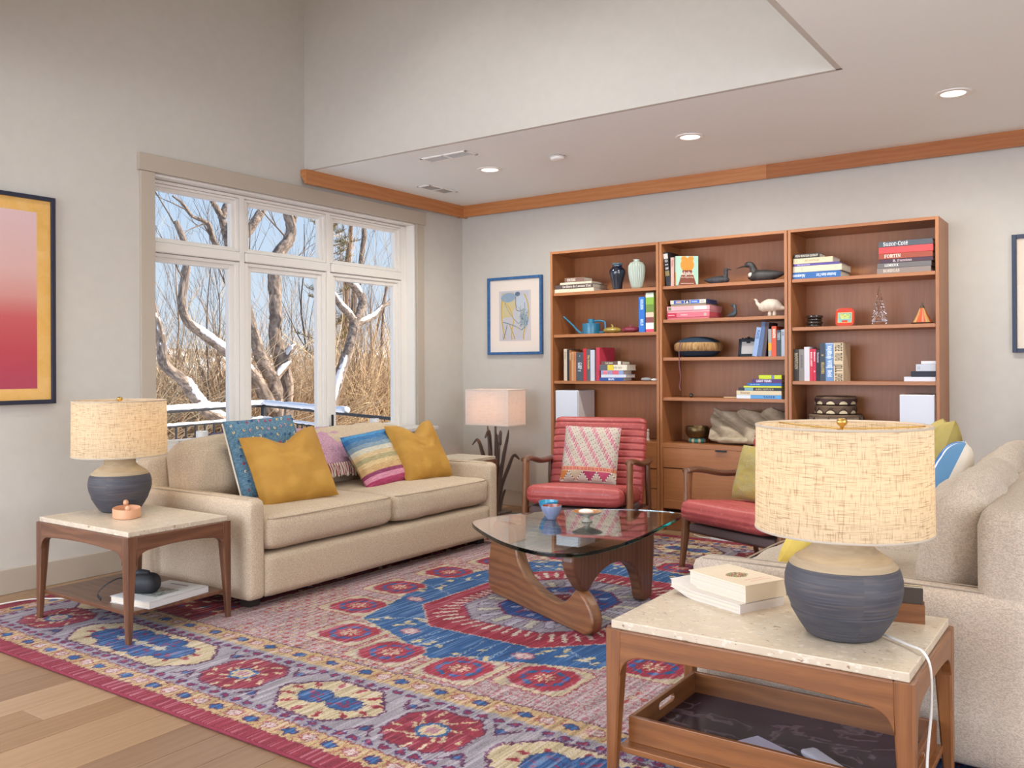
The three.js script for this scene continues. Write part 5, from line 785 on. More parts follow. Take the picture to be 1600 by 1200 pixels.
row(3.205, 1.142, .335, [
  ['dark spine with pale lettering first in the row beside the blue books', ['#3a3530', '#d8c9a0', 'MOUNTAIN', { size: 44, at: .12 }], .038, .222, .17], ['grey cloth book second in the row beside the blue books', ['#8a8580', '#4a4642', 'ROTHENBURG', { size: 28, at: .2 }], .036, .222, .17], ['white book third in the row beside the blue books', ['#d9d5da', '#b0a8b4', ''], .038, .238, .18], ['red titled paperback fourth in the row', ['#cf2f42', '#fde6e6', 'BOOK LIGHT', { font: 'sans-serif', size: 38 }], .024, .222, .16], ['rose red paperback with white mark fifth in the row', ['#c92d4e', '#ffffff', [['Simone', .1], ['A', .66]], { size: 40, max: .4 }], .02, .222, .16], ['thin black paperback sixth in the row', ['#24222a', '#e0dce6', 'Nocturne', { size: 34 }], .026, .218, .16], ['tall dark navy book with gold seal', ['#3b4654', '#e2c25c', [['o', .3], ['DELLA STORIA', .5]], { size: 40, max: .3 }], .038, .262, .19], ['tall denim blue book with white titles', ['#6c90c0', '#eef4fc', [['Major', .08], ['Plans', .22], ['WORK', .45], ['Reid', .7]], { size: 40, max: .2, bands: [[0, .04, '#a8c0de'], [.36, .39, '#a8c0de'], [.62, .65, '#a8c0de']] }], .054, .262, .19], ['tan book with bold black and red title', ['#d9c3a0', '#2a211c', [['THESE', .03], ['TRUTHS', .27], ['JILL', .56], ['LEPORE', .78]], { font: 'sans-serif', size: 58, max: .2 }], .064, .262, .19]], G3);
stack([3.926, 3.968, 3.998, 4.03], 1.142, .33, [['white binder lowest in the stack against the right side panel', ['#d8dae2', '#aab', ''], .03, .19, .25], ['black box file second from below against the right side panel', ['#1e2230', '#445', ''], .036, .15, .24], ['pale grey ring binder third from below against the right side panel', ['#c4c8d0', '#778', 'o o', { size: 40 }], .045, .12, .24], ['thin white binder topmost against the right side panel', ['#dcdde2', '#aab', ''], .02, .09, .22]], G3);

// ------------------------------------------------------------------ shelf ornaments
const SZ = .24;
{ // vases
  const g = lathe([[.001, 0], [.036, 0], [.037, .01], [.045, .06], [.058, .11], [.066, .14], [.062, .162], [.042, .18], [.036, .192], [.044, .208], [.046, .212], [.04, .211], [.032, .195], [.001, .19]], 48);
  solo('stoneware_vase', g, phys({ map: tex(128, 256, (u, v) => { const y = v, d = y - .62 - .1 * (fbm(u * 8, 2, 4) - .5); return mix3([22, 30, 46], [92, 118, 128], smooth(-.05, .12, d)); }), roughness: .15, clearcoat: .8 }), 'dark blue glazed baluster vase on the top left shelf', 'vase', [1.80, 1.858, .30]);
  const f = lathe([[.001, 0], [.035, 0], [.045, .02], [.06, .08], [.068, .14], [.066, .18], [.05, .208], [.026, .216], [.022, .222], [.028, .232], [.022, .232], [.001, .22]], 120); const p = f.attributes.position; for (let i = 0; i < p.count; i++) { const a = Math.atan2(p.getZ(i), p.getX(i)), y = p.getY(i), k = 1 - .10 * Math.abs(Math.sin(a * 12)) * smooth(0, .03, y) * (1 - smooth(.19, .212, y)); p.setX(i, p.getX(i) * k); p.setZ(i, p.getZ(i) * k); } f.computeVertexNormals();
  solo('ribbed_vase', f, phys({ color: 0xb6c2b4, roughness: .3, clearcoat: .4 }), 'pale green ribbed vase beside the dark blue vase', 'vase', [1.965, 1.858, .29]);
}
{ // watering can
  const m = phys({ color: 0x27708e, roughness: .35, clearcoat: .4 }), t = thing('watering_can', 'teal metal watering can with long spout', 'watering can', [1.535, 1.515, .26]);
  part('body', lathe([[.001, 0], [.07, 0], [.073, .003], [.073, .083], [.068, .088], [.03, .089], [.028, .09], [.028, .122], [.025, .125], [.001, .124]], 48), m, t);
  part('spout', tube([[-.06, .012, 0, .013], [-.10, .012, 0, .011], [-.17, .075, 0, .008], [-.262, .152, 0, .0075]], 26, 12), m, t);
  part('handle', tube([[.02, .105, 0, .008], [.09, .106, 0, .008], [.125, .095, 0, .008], [.13, .05, 0, .008], [.12, .018, 0, .008], [.07, .014, 0, .008]], 36, 10, { fx: .8 }), m, t);
}
const gourd = (c, label, x) => { const g = new THREE.SphereGeometry(.07, 36, 20), p = g.attributes.position; for (let i = 0; i < p.count; i++) { const a = Math.atan2(p.getZ(i), p.getX(i)), k = 1 + .07 * Math.cos(a * 7); p.setXYZ(i, p.getX(i) * k * 1.05, (p.getY(i) + .07) * .36 , p.getZ(i) * k * .8); } g.computeVertexNormals(); const t = thing('ceramic_gourd', label, 'ornament', [x, 1.515, .30]), m = bowlGlaze(c, .4); part('gourd', g, m, t); part('stem', tube([[0, .044, 0, .012], [.003, .058, 0, .006], [-.008, .072, 0, .004]], 10, 8), m, t); };
gourd(0xa38a3c, 'olive ceramic gourd beside the watering can', 1.752); gourd(0x842c3e, 'burgundy ceramic gourd beside the blue book', 1.915);
for (const [i, x, s] of [[0, 2.055, 1], [1, 2.13, .8]]) { const g = new THREE.IcosahedronGeometry(.034 * s, 3), p = g.attributes.position; for (let k = 0; k < p.count; k++) { const n = 1 + .25 * (fbm(p.getX(k) * 40 + i, p.getZ(k) * 40, 3) - .5); p.setXYZ(k, p.getX(k) * n * 1.25, (p.getY(k) * n + .033 * s) * .42, p.getZ(k) * n); } g.computeVertexNormals(); solo('stone', g, std({ color: i ? 0xe3e0dc : 0x9b9a9c, roughness: .7 }), i ? 'small white stone beside the bookcase upright' : 'small grey stone on the third shelf', 'stone', [x, 1.135, .31]); }
function speaker(x, label) { const t = thing('speaker', label, 'speaker', [x, .667, .22], 0, 'white bookshelf speakers'); part('cabinet', rb(.215, .39, .27, 0, .195, -.01, .006), std({ color: 0xe4e1df, roughness: .4 }), t); part('grille', rb(.209, .384, .012, 0, .195, .131, .004), std({ color: 0xd9dce4, roughness: .8 }), t); part('badge', rb(.03, .006, .002, 0, .03, .138, .0008), std({ color: 0x9aa0aa, roughness: .4, metalness: .5 }), t); }
speaker(1.352, 'white speaker behind the left armchair in the corner bookcase'); speaker(4.008, 'white speaker low in the right bookcase above the lamp');
solo('figurine', cat(lathe([[.001, 0], [.018, 0], [.016, .01], [.008, .03], [.012, .06], [.007, .075], [.001, .078]], 20), mv(new THREE.SphereGeometry(.011, 16, 12), 0, .085, 0)), std({ color: 0xd8c8b8, roughness: .6 }), 'small pale figurine beside the left armchair back', 'figurine', [2.06, .667, .30]);
// birds
function duck(label, pos, ry, s, col, o = {}) {
  const t = thing('duck_decoy', label, 'ornament', pos, ry, 'carved water birds'), m = std({ map: tex(64, 64, (u, v) => mix3(hex(col), [30, 28, 30], fbm(u * 8, v * 8, 4))), roughness: .55 });
  part('body', tube([[-.12, .035, 0, .012], [-.10, .04, 0, .034], [-.05, .042, 0, .048], [.02, .042, 0, .046], [.09, .046, 0, .03], [.135, .052, 0, .012], [.16, .054, 0, .003]].map((p) => p.map((v) => v * s)), 30, 16, { fx: 1.05, fy: .95 }), m, t);
  const nk = o.up ? [[-.08, .06, 0, .03], [-.088, .095, 0, .021], [-.088, .125, 0, .02], [-.092, .145, 0, .021], [-.105, .152, 0, .014]] : [[-.075, .06, 0, .034], [-.085, .10, 0, .024], [-.10, .125, 0, .023], [-.125, .13, 0, .022], [-.145, .122, 0, .013]];
  part('neck_and_head', tube(nk.map((p) => p.map((v) => v * s)), 22, 14), m, t); const e = nk[4]; part('bill', tube([[e[0] + .01, e[1], 0, .009], [e[0] - .03, e[1] - .006, 0, .007], [e[0] - (o.up ? .045 : .065), e[1] - .014, 0, .002]].map((p) => p.map((v) => v * s)), 8, 8, { fx: 1.1, fy: .7 }), std({ color: o.bill ?? 0x23211f, roughness: .5 }), t);
  if (o.chest) part('chest_patch', mv(new THREE.SphereGeometry(.02 * s, 16, 12), -.094 * s, .05 * s, .022 * s), std({ color: 0xcfc6ba, roughness: .7 }), t);
}
duck('small black duck decoy with upright neck on the top middle shelf', [2.63, 1.857, .28], Math.PI, .72, 0x4a4c54, { up: true }); duck('long-billed black loon decoy on the top middle shelf', [2.985, 1.857, .28], 0, 1.0, 0x4a4442, { chest: true });
{
  const t = thing('soapstone_bird', 'small dark soapstone bird with raised neck beside the pink boxes', 'ornament', [2.755, 1.604, .30]), m = phys({ color: 0x39444a, roughness: .2, clearcoat: .5 });
  part('body', tube([[-.045, .012, 0, .004], [-.025, .018, 0, .014], [0, .024, 0, .023], [.014, .045, 0, .017], [.013, .068, 0, .012], [.008, .088, 0, .014], [-.006, .092, 0, .009], [-.02, .089, 0, .003]], 30, 14), m, t);
  const w = thing('guinea_fowl', 'white carved bird with curved neck on peg feet', 'ornament', [3.03, 1.604, .27]), wm = std({ map: tex(64, 64, (u, v) => mix3([226, 214, 196], [200, 186, 166], fbm(u * 9, v * 9, 3))), roughness: .6 });
  part('body', tube([[-.09, .066, 0, .02], [-.065, .07, 0, .036], [-.02, .082, 0, .046], [.03, .078, 0, .042], [.07, .06, 0, .02], [.11, .052, 0, .004]], 30, 16, { fx: .9 }), wm, w); part('neck', tube([[-.08, .075, 0, .018], [-.105, .10, 0, .011], [-.112, .122, 0, .009], [-.125, .128, 0, .007]], 18, 10), wm, w);
  part('beak', tube([[-.122, .128, 0, .005], [-.145, .136, 0, .003], [-.168, .112, 0, .002]], 14, 6), std({ color: 0xb9805a, roughness: .6 }), w); for (const x of [-.012, .022]) part('foot', mv(lathe([[.001, 0], [.016, 0], [.014, .022], [.011, .044], [.001, .046]], 16), x, 0, 0), wm, w);
}
function puzzleBox(label, x0, y, w, h, d, front, draw, lid) { const t = thing('game_box', label, 'box', [x0 + w / 2, y, .345 - d / 2], 0, 'stacked game boxes'); const a = canvasTex(512, 64, draw); part('tray', rb(w - .006, h * .55, d - .006, 0, h * .275 , 0, .002), std({ color: front, roughness: .6 }), t); const g = rb(w, h * .7, d, 0, h * .65 - .0005, 0, .002); part('lid', g, std({ color: lid, roughness: .55 }), t); const f = new THREE.BoxGeometry(w - .004, h * .7 - .004, .001); f.translate(0, h * .65, d / 2 + .0003); part('front_print', f, std({ map: a, roughness: .55 }), t); }
puzzleBox('crimson and pink game box lowest of the three boxes', 2.245, 1.604, .345, .05, .24, 0xc86a74, (c, w, h) => { c.fillStyle = '#d8707e'; c.fillRect(0, 0, w, h); c.fillStyle = '#c02c44'; c.fillRect(0, 0, 120, h); c.fillStyle = '#f6dcdc'; c.font = 'bold 24px sans-serif'; c.fillText('PASTEL', 16, 42); c.fillText('PUZZLE', 170, 40); c.fillStyle = '#b9a8a0'; c.fillRect(450, 12, 30, 44); }, 0xcf5a66);
puzzleBox('pale pink game box in the middle of the three boxes', 2.247, 1.654, .345, .05, .24, 0xd99aa0, (c, w, h) => { c.fillStyle = '#eaa8ac'; c.fillRect(0, 0, w, h); c.fillStyle = '#6a7a58'; c.fillRect(16, 10, 36, 46); c.fillStyle = '#f6dada'; c.fillRect(330, 8, 150, 48); }, 0xe09aa0);
puzzleBox('blue and cream game box topmost of the three boxes', 2.275, 1.704, .29, .046, .21, 0x9a8a70, (c, w, h) => { c.fillStyle = '#d8cdb4'; c.fillRect(0, 0, w, h); c.fillStyle = '#3558a8'; c.fillRect(50, 4, 150, 56); c.fillStyle = '#b8a090'; c.fillRect(80, 14, 80, 34); c.fillStyle = '#26355c'; c.fillRect(210, 4, 70, 56); c.fillStyle = '#dfe6f4'; c.beginPath(); c.moveTo(245, 12); c.lineTo(265, 52); c.lineTo(225, 52); c.fill(); c.fillStyle = '#3a66c4'; c.fillRect(290, 4, 130, 56); c.fillStyle = '#e8eefa'; c.font = 'bold 26px serif'; c.fillText('GAME', 310, 42); c.strokeStyle = '#3a66c4'; c.lineWidth = 5; c.beginPath(); c.arc(460, 32, 16, 0, 7); c.stroke(); }, 0x3a4878);
{ // drum cushion, frame, ball, pen, bowl, carving
  const t = thing('drum_pouf', 'round navy and straw hand drum with hanging cord', 'drum', [2.435, 1.316, .19]); const navy = std({ color: 0x1f3346, roughness: .8 });
  part('lower_skin', lathe([[.001, .004], [.11, .004], [.14, .02], [.165, .045], [.168, .05]], 56), navy, t);
  part('woven_band', (() => { const g = lathe([[.166, .047], [.176, .056], [.18, .072], [.18, .09], [.176, .104], [.166, .113]], 160), p = g.attributes.position; for (let i = 0; i < p.count; i++) { const a = Math.atan2(p.getZ(i), p.getX(i)), k = 1 + .012 * Math.sin(a * 90); p.setX(i, p.getX(i) * k); p.setZ(i, p.getZ(i) * k); } g.computeVertexNormals(); return g; })(), std({ map: tex(512, 32, (u, v) => mix3([196, 160, 108], [140, 100, 58], vnoise(u * 220, v * 3, 4))), roughness: .9 }), t);
  part('upper_skin', lathe([[.168, .11], [.15, .128], [.11, .146], [.06, .156], [.001, .158]], 56), navy, t); part('cord', tube([[-.07, .118, .166, .003], [-.075, .08, .186, .003], [-.07, .0, .196, .003], [-.072, -.06, .192, .004], [-.06, -.15, .196, .003], [-.07, -.225, .194, .004], [-.06, -.25, .194, .003]], 40, 6), std({ color: 0x7d5460, roughness: .9 }), t);
  const f = thing('photo_frame', 'small ornate black photo frame on the third shelf', 'photo frame', [2.845, 1.316, .25]); f.rotation.x = -.16; const bl = std({ color: 0x23262e, roughness: .4, metalness: .4 });
  part('frame', cat(rb(.022, .135, .014, -.062, .0675, 0, .004), rb(.022, .135, .014, .062, .0675, 0, .004), rb(.146, .022, .014, 0, .011, 0, .004), rb(.146, .022, .014, 0, .124, 0, .004), mv(new THREE.SphereGeometry(.013, 14, 10), 0, .138, 0), ...[-.045, -.022, .022, .045].map((x) => mv(new THREE.SphereGeometry(.008, 10, 8), x, .136, 0))), bl, f); part('photo', bx(.106, .096, .003, 0, .068, -.002), std({ color: 0xb9b6b4, roughness: .35 }), f); part('strut', rot(rb(.03, .12, .003, 0, .06, -.03, .001), .28, 0, 0), bl, f);
  solo('glass_ball', mv(new THREE.SphereGeometry(.017, 24, 16), 0, .017, 0), phys({ color: 0x2a2422, roughness: .1, clearcoat: 1 }), 'small shiny black ball on the fourth shelf', 'ball', [2.43, 1.013, .32]);
  solo('pen', rot(tube([[0, .006, 0, .002], [.01, .006, 0, .0055], [.09, .006, 0, .0055], [.1, .006, 0, .005]], 10, 8), 0, .1, 0), std({ color: 0xc9a57a, roughness: .5 }), 'tan pen lying left of the lime topped stack', 'pen', [2.69, 1.0125, .335]);
  const s = thing('singing_bowl', 'dark bronze singing bowl on a turquoise ring cushion', 'bowl', [2.435, .667, .22]); part('ring_cushion', mv(rot(new THREE.TorusGeometry(.05, .018, 12, 40), H, 0, 0), 0, .018, 0), std({ map: tex(64, 16, (u, v) => (Math.floor(u * 24) % 3 ? [58, 116, 112] : [190, 170, 130])), roughness: .8 }), s); part('bowl', lathe([[.001, .03], [.04, .03], [.07, .045], [.088, .075], [.09, .1], [.086, .125], [.08, .125], [.082, .1], [.07, .06], [.001, .042]], 56), std({ color: 0x6b5638, roughness: .35, metalness: .85 }), s);
  const st = std({ map: tex(256, 256, (u, v) => mix3([196, 178, 152], [158, 140, 116], fbm(u * 10, v * 10, 5))), roughness: .95 }), c = thing('stone_carving', 'weathered carved stone relief leaning in the middle bookcase', 'sculpture', [2.86, .667, .17]);
  const g = new THREE.PlaneGeometry(.60, .27, 90, 44), p = g.attributes.position; for (let i = 0; i < p.count; i++) { const x = p.getX(i), y = p.getY(i), top = .135 - .03 * Math.abs(Math.sin(x * 14 + 1)) - .03 * fbm(x * 9, 3, 4); const yy = Math.min(y, top), leaf = Math.abs(Math.sin((x * .8 + yy * .5) * 22 + Math.sin(yy * 18) * 1.2)); p.setXYZ(i, x, yy, .02 + .065 * Math.sqrt(leaf) + .03 * fbm(x * 16, yy * 16, 8) - (yy > top - .004 ? .03 : 0)); }
  g.computeVertexNormals(); const slab = rot(g, -.3, 0, 0); part('relief', mv(slab, 0, .142, .0), st, c); part('slab', rot(rb(.58, .2, .05, 0, .10, -.03, .02, 'x', 3), -.3, 0, 0), st, c); const ft = rot(tube([[-.31, .03, .06, .012], [-.2, .035, .10, .03], [0, .035, .12, .034], [.2, .035, .10, .03], [.3, .03, .07, .012]], 40, 12, { rough: .3, seed: 5, fy: .7 }), 0, 0, 0); part('ledge', ft, st, c);
}
{ // right bookcase ornaments
  const t = thing('coil_stand', 'stack of black turned rings on the right bookcase', 'ornament', [3.336, 1.517, .28]); for (let i = 0; i < 4; i++) part('ring', mv(rot(new THREE.TorusGeometry(.042 + (i % 2) * .006, .0105, 12, 40), H, 0, 0), 0, .0105 + i * .0205, 0), phys({ color: 0x2b211c, roughness: .25, clearcoat: .5 }), t); part('core', mv(new THREE.CylinderGeometry(.036, .036, .078, 32), 0, .04, 0), black, t);
  const art = canvasTex(256, 256, (c, w) => { c.fillStyle = '#c8412e'; c.fillRect(0, 0, w, w); c.fillStyle = '#7fb4ae'; c.fillRect(28, 60, 200, 150); c.fillStyle = '#b9c86a'; c.fillRect(56, 80, 144, 74); const q = rngOf(5); for (let i = 0; i < 60; i++) { c.fillStyle = ['#d9d68a', '#4f7f78', '#e0a04a', '#93b84f', '#cfe0d4'][Math.floor(q() * 5)]; c.fillRect(50 + q() * 150, 74 + q() * 80, 6 + q() * 22, 5); } c.fillStyle = '#d6402c'; c.fillRect(86, 176, 84, 64); c.strokeStyle = '#e8c46a'; c.lineWidth = 8; c.strokeRect(28, 60, 200, 150); });
  const d = thing('painted_dish', 'square rounded dish painted in red green and turquoise, set on edge', 'dish', [3.538, 1.517, .27]); d.rotation.x = -.14; const rs = new THREE.Shape(), R = .064, k = .036; rs.moveTo(-R + k, -R); rs.lineTo(R - k, -R); rs.quadraticCurveTo(R, -R, R, -R + k); rs.lineTo(R, R - k); rs.quadraticCurveTo(R, R, R - k, R); rs.lineTo(-R + k, R); rs.quadraticCurveTo(-R, R, -R, R - k); rs.lineTo(-R, -R + k); rs.quadraticCurveTo(-R, -R, -R + k, -R);
  const dg = extrude(rs, .014, .004, 3); part('plate', mv(dg, 0, R, -.007), bowlGlaze(0xb8432e), d); const ps = new THREE.ShapeGeometry(rs, 12); ps.scale(.9, .9, 1); const pp = ps.attributes.position, pu = ps.attributes.uv; for (let i = 0; i < pp.count; i++) pu.setXY(i, pp.getX(i) / (1.8 * R) + .5, pp.getY(i) / (1.8 * R) + .5); part('painting', mv(ps, 0, R, .0075), phys({ map: art, roughness: .25, clearcoat: .6 }), d);
  const e = thing('glass_tree', 'clear glass fir tree ornament in the right bookcase', 'ornament', [3.765, 1.517, .28]), gl = phys({ color: 0xffffff, transmission: 1, roughness: .03, ior: 1.5, thickness: .03 }); part('foot', lathe([[.001, 0], [.03, 0], [.046, .012], [.05, .03], [.04, .046], [.02, .058], [.001, .06]], 40), gl, e); const tiers = [[.001, .05]]; for (let i = 0; i < 9; i++) { const y = .055 + i * .0215, r = .046 * (1 - i / 9.6); tiers.push([r, y], [r * .62, y + .018]); } tiers.push([.003, .258], [.001, .262]); const tg = lathe(tiers, 40), tp = tg.attributes.position; for (let i = 0; i < tp.count; i++) { const a = Math.atan2(tp.getZ(i), tp.getX(i)), kk = 1 + .16 * Math.sin(a * 9 + tp.getY(i) * 60); tp.setX(i, tp.getX(i) * kk); tp.setZ(i, tp.getZ(i) * kk); } tg.computeVertexNormals(); part('branches', tg, gl, e);
  const c = thing('clay_tagine', 'orange cone-shaped lidded pot at the right end of its shelf', 'pot', [4.03, 1.517, .28]), og = phys({ map: tex(256, 64, (u, v) => { const s = Math.floor(u * 12) % 3; return s === 1 ? mix3([214, 178, 120], [190, 150, 90], fbm(u * 40, v * 9, 4)) : mix3([214, 96, 32], [176, 66, 24], fbm(u * 60, v * 20, 5)); }), roughness: .4 }); part('plate', lathe([[.001, 0], [.058, 0], [.07, .008], [.066, .011], [.001, .01]], 40), std({ color: 0x5a4030, roughness: .6 }), c); part('cone', lathe([[.06, .01], [.05, .028], [.034, .06], [.02, .092], [.013, .106]], 40), og, c); part('knob', lathe([[.013, .105], [.014, .112], [.008, .12], [.005, .138], [.001, .142]], 24), std({ color: 0x4a3c2c, roughness: .5 }), c);
  const hide = std({ map: tex(256, 64, (u, v) => mix3([134, 110, 86], [88, 66, 50], fbm(u * 24, v * 10, 3))), roughness: .8 }), bone = std({ color: 0xd8c6a2, roughness: .8 }), dark = std({ color: 0x4c3430, roughness: .7 }), barkM = std({ map: tex(256, 64, (u, v) => mix3([166, 146, 122], [112, 96, 80], fbm(u * 40, v * 16, 7))), roughness: 1 });
  const drum = (label, y, r, h, shell) => { const t2 = thing('hide_drum', label, 'drum', [3.455, y, .195], 0, 'stack of hide drums'); part('shell', lathe([[.001, .001], [r * .96, .001], [r, .01], [r * 1.005, h / 2], [r, h - .01], [r * .96, h - .001], [.001, h - .001]], 56), shell, t2); part('drumhead', lathe([[.001, h - .001], [r * .97, h - .0008], [r * 1.012, h - .006], [r * 1.02, h - .016], [r * 1.006, h - .017]], 56), hide, t2); for (let i = 0; i < 10; i++) { const a = i / 10 * 6.283, b = (i + .5) / 10 * 6.283, c2 = (i + 1) / 10 * 6.283, P = (q, yy) => [Math.cos(q) * r * 1.02, yy, Math.sin(q) * r * 1.02, .0035]; part('lacing', tube([P(a, .006), P((a + b) / 2, h * .42), P(b, h - .02), P((b + c2) / 2, h * .42), P(c2, .006)], 16, 5), dark, t2); const fz = new THREE.SphereGeometry(.03, 12, 8, 0, 6.283, 0, H); fz.scale(1, .7, .12); rot(fz, 0, -(b) + H, 0); part('patch', mv(fz, Math.cos(b) * r * 1.003, .006, Math.sin(b) * r * 1.003), bone, t2); } };
  drum('bark-covered log drum lowest in the stack of drums', .667, .178, .245, barkM); drum('tan laced hide drum in the middle of the stack of drums', .913, .135, .062, hide); drum('dark plum laced hide drum on top of the stack of drums', .976, .135, .06, dark);
}
// ------------------------------------------------------------------ console behind the left sofa and what stands on it
{
  const t = thing('console_table', 'narrow pale console table between the left sofa and the window', 'console table', [.15, 0, 1.95]), pm = std({ color: 0xcfc8c0, roughness: .6 });
  part('top', rb(.26, .03, 2.5, 0, .735, 0, .004, 'z'), pm, t); for (const s of [-1, 1]) for (const e of [-1, 1]) part('leg', rb(.045, .72, .045, s * .095, .36, e * 1.2, .004), pm, t); part('stretcher', rb(.025, .05, 2.36, 0, .18, 0, .004, 'z'), pm, t);
  const wax = phys({ color: 0xf3f1ee, roughness: .5, transmission: .15, thickness: 0 });
  for (const [z, label] of [[2.97, 'white pillar candle near the left end of the window'], [1.36, 'white pillar candle behind the far mustard pillow']]) { const c = thing('pillar_candle', label, 'candle', [.16, .75, z], 0, 'white pillar candles'); part('wax', lathe([[.001, 0], [.036, 0], [.038, .003], [.038, .088], [.035, .092], [.03, .09], [.001, .088]], 32), wax, c); part('wick', tube([[0, .087, 0, .0015], [.001, .094, 0, .0015], [.003, .099, 0, .001]], 4, 5), black, c); }
  const sb = (x, y, z, label, bg, w, h, d, ry) => { const b = book(label, [bg, '#ddd', ''], w, h, d, 0, 0, 0, { lie: true, group: 'reading left on the console' }); b.rotation.set(0, ry, H, 'YXZ'); b.position.set(x, y + w / 2 + .0004, z); };
  sb(.28, .75, 3.12, 'dark glossy magazine lying at the near end of the console', '#2c3440', .02, .30, .22, -.3); sb(.14, .75, 2.74, 'pale book lying under the plum book on the console', '#b8c2d0', .024, .30, .22, .2); sb(.15, .7746, 2.72, 'plum book lying on the pale book on the console', '#3f2438', .022, .28, .2, .26); sb(.20, .75, 1.62, 'white book lying on the console behind the throw', '#dcdfe8', .025, .30, .22, .1); sb(.20, .7756, 1.60, 'violet book lying on the white book on the console', '#6a4a7a', .014, .22, .16, -.2);
}
// ------------------------------------------------------------------ things on the end tables
{
  const d = thing('clay_dish', 'peach oval clay dish with little bird on its rim, on the left table', 'dish', [1.045, .515, 4.045], -.5), m = phys({ color: 0xd19a74, roughness: .5, clearcoat: .2 });
  const wall = lathe([[.001, 0], [.075, 0], [.078, .004], [.078, .038], [.075, .041], [.072, .038], [.07, .008], [.001, .007]], 56); wall.scale(1.3, 1.15, .85); part('dish', wall, m, d);
  part('bird', tube([[-.07, .052, 0, .006], [-.082, .057, 0, .014], [-.097, .061, 0, .013], [-.112, .056, 0, .004]], 14, 10), m, d); part('head', mv(new THREE.SphereGeometry(.013, 16, 12), .098, .056, 0), m, d);
  const b = thing('art_book', 'white art book with a grey photo cover on the lower shelf of the left table', 'book', [1.30, .149, 4.03], .12); part('cover', cat(rb(.27, .003, .35, 0, .0015, 0, .001), rb(.27, .003, .35, 0, .0305, 0, .001), rb(.004, .032, .35, .133, .016, 0, .001)), std({ color: 0xc6c2be, roughness: .4 }), b); part('pages', rb(.262, .026, .34, -.001, .016, 0, .001), paper, b);
  const ph = canvasTex(256, 256, (c, w) => { c.fillStyle = '#c9c8c4'; c.fillRect(0, 0, w, w); const q = rngOf(4); c.fillStyle = '#8d918a'; c.fillRect(60, 90, 150, 110); for (let i = 0; i < 200; i++) { c.fillStyle = ['#6f756c', '#a7aba2', '#5a5f58', '#b8bbb4'][Math.floor(q() * 4)]; c.fillRect(60 + q() * 140, 90 + q() * 100, 12, 8); } c.fillStyle = '#6a6a6a'; c.fillRect(60, 30, 120, 10); }); const pg = new THREE.BoxGeometry(.26, .0006, .34); part('cover_print', mv(pg, 0, .0324, 0), std({ map: ph, roughness: .35 }), b);
  const p = thing('camera_pouch', 'black camera pouch with strap lying on the art book', 'pouch', [1.255, .1825, 4.09], .5), bm = std({ color: 0x1d1e22, roughness: .6 }); part('pouch', mv(triUV(soft(.15, .075, .095, .034, { cy: .012, seg: [16, 10, 12], lump: .012 })), 0, .04, 0), bm, p); part('flap', tube([[-.05, .078, .01, .012], [-.01, .094, .01, .016], [.03, .088, .0, .014]], 14, 8), bm, p); part('strap', tube([[-.07, .05, 0, .006], [-.10, .07, .03, .006], [-.15, .045, .07, .006], [-.18, .005, .085, .006], [-.155, -.016, .10, .006]], 34, 6, { fx: 1.7, fy: .35 }), bm, p);
}
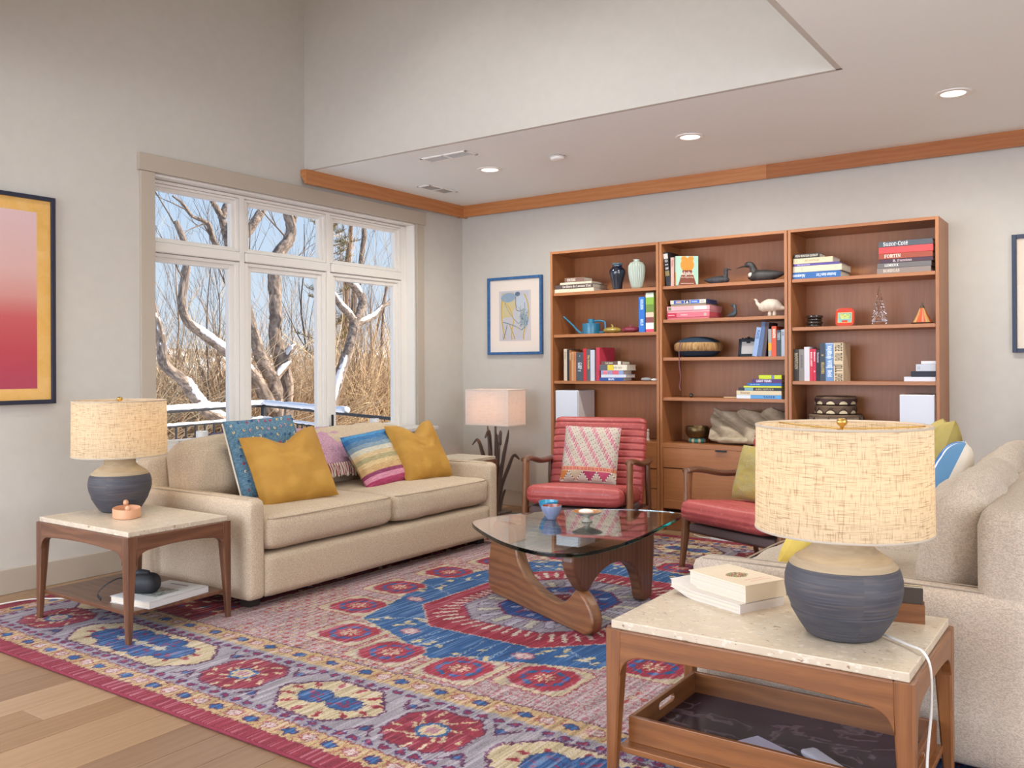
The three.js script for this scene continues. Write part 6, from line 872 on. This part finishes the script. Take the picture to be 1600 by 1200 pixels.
{
  const pb = (name, label, x, y, z, w, h, t, ry, cov, print, wave) => {
    const g = thing(name, label, 'book', [x, y, z], ry), bend = (q) => { if (wave) { const p = q.attributes.position; for (let i = 0; i < p.count; i++) { const u = p.getX(i) / (w / 2); p.setY(i, p.getY(i) + wave * smooth(-.35, -1, u)); } q.computeVertexNormals(); } return q; }, bb = (a, b2, c, yy) => { const q = new THREE.BoxGeometry(a, b2, c, 20, 1, 1); q.translate(0, yy, 0); return bend(q); };
    part('cover', cat(bb(w, .002, h, .001), bb(w + .002, .002, h, t - .001), (() => { const q = new THREE.BoxGeometry(.003, t, h, 1, 1, 1); q.translate(w / 2, t / 2, 0); return q; })()), std({ color: cov, roughness: .5 }), g); part('pages', triUV(bb(w - .006, t - .004, h - .005, t / 2), 'x', nextOff()), paper, g);
    if (print) { const q = new THREE.BoxGeometry(w, .0005, h, 20, 1, 1); q.translate(0, t + .0003, 0); part('cover_print', bend(q), std({ map: print, roughness: .5 }), g); }
  };
  const art = canvasTex(512, 384, (c, w, h) => { c.fillStyle = '#e0cfb4'; c.fillRect(0, 0, w, h); const q = rngOf(8); for (let i = 0; i < 420; i++) { const a = q() * 6.28, r = Math.sqrt(q()); c.fillStyle = ['#c23b2e', '#4f7d3a', '#2f3a2a', '#d9b24a', '#8a2f3c', '#7fa06a'][Math.floor(q() * 6)]; c.fillRect(260 + Math.cos(a) * r * 62, 190 + Math.sin(a) * r * 84, 10, 10); } c.fillStyle = '#c9776a'; c.font = '26px serif'; c.save(); c.translate(430, 60); c.rotate(H); c.fillText('Margaret Foster', 0, 0); c.restore(); c.save(); c.translate(390, 70); c.rotate(H); c.font = 'italic 30px serif'; c.fillText('a garden year', 0, 0); c.restore(); });
  pb('paperback', 'curled cream paperback lying under the floral book on the right table', 4.085, .515, 3.875, .30, .19, .026, -.40, 0xd8d0c8, null, .02);
  pb('floral_book', 'thick cream book with round floral emblem on the right foreground table', 4.115, .5415, 3.86, .25, .17, .05, -.44, 0xe2d4bc, art);
  const h = thing('coaster_holder', 'small wooden holder with upright printed cards behind the right lamp', 'card holder', [4.605, .515, 3.82], .2); part('holder', cat(rb(.10, .012, .05, 0, .006, 0, .002), rb(.10, .05, .008, 0, .03, .022, .002), rb(.10, .05, .008, 0, .03, -.022, .002)), teak, h); const q = rngOf(3); for (let i = 0; i < 5; i++) { const c = part('card', rot(rb(.09, .09, .003, 0, .045, 0, .001), -.1 + i * .05, 0, 0), std({ color: [0x5a4a3a, 0xd8c9a8, 0x7a6a50, 0xcabfa8, 0x4a4038][i], roughness: .6 }), h); c.position.set(0, .012, -.013 + i * .0065); }
  // serving tray on the lower shelf
  const t = thing('serving_tray', 'wooden serving tray with handle slots on the lower shelf of the right table', 'tray', [4.30, .15, 3.995]), W = .75, D = .47, Ht = .075, th = .014;
  const side = (L, slot) => { const s = polyShape([[-L / 2, 0], [L / 2, 0], [L / 2, Ht], [-L / 2, Ht]]); if (slot) { const p = new THREE.Path(); p.moveTo(-.045, .034); p.lineTo(.045, .034); p.absarc(.045, .046, .012, -H, H, false); p.lineTo(-.045, .058); p.absarc(-.045, .046, .012, H, -H, false); s.holes.push(p); } return extrude(s, th, .002, 2, 8); };
  part('base', bx(W - .01, .006, D - .01, 0, .005, 0), std({ map: tex(512, 512, (u, v) => { const n = fbm(u * 6 + fbm(u * 4, v * 4, 3) * 3, v * 6, 5), l = smooth(.06, 0, Math.abs(n - .5)); return mix3(mix3([58, 40, 58], [40, 30, 44], fbm(u * 20, v * 20, 6)), [170, 150, 150], l * .45); }, { rx: 1.3, ry: 1.3 }), roughness: .2 }), t);
  for (const s of [-1, 1]) { part('side', triUV(mv(side(W, false), 0, 0, s * (D / 2 - th / 2) - th / 2), 'x', nextOff()), teak, t); part('end', triUV(mv(rot(side(D - 2 * th, true), 0, H, 0), s * (W / 2 - th / 2) - th / 2, 0, 0), 'z', nextOff()), teak, t); }
  solo('folded_leaflet', rot(cat(rb(.16, .004, .11, 0, .002, 0, .001), rot(rb(.16, .003, .11, 0, .008, 0, .001), 0, 0, .03)), 0, -.5, 0), std({ color: 0xc9c6dc, roughness: .6 }), 'pale lilac leaflet lying in the serving tray', 'leaflet', [4.28, .158, 4.10]);
  solo('remote_control', rot(mv(soft(.05, .02, .16, .009, { seg: [6, 4, 12], lump: 0 }), 0, .01, 0), 0, .9, 0), std({ color: 0xd0d0dc, roughness: .4 }), 'slim pale remote control lying in the serving tray', 'remote control', [4.45, .158, 4.09]);
}
{
  const t = thing('power_strip', 'white power strip on the floor behind the right armchair', 'power strip', [2.80, 0, .52], .02), m = std({ color: 0xeeeeec, roughness: .4 }); part('housing', rb(.26, .04, .06, 0, .02, 0, .006), m, t); for (let i = 0; i < 4; i++) part('socket', rb(.035, .003, .035, -.09 + i * .06, .0405, 0, .001), std({ color: 0xd5d4d0, roughness: .5 }), t); part('cord', tube([[-.13, .012, 0, .004], [-.22, .006, -.03, .004], [-.3, .005, -.09, .004]], 14, 6), m, t);
}
renderer.render(scene, camera);
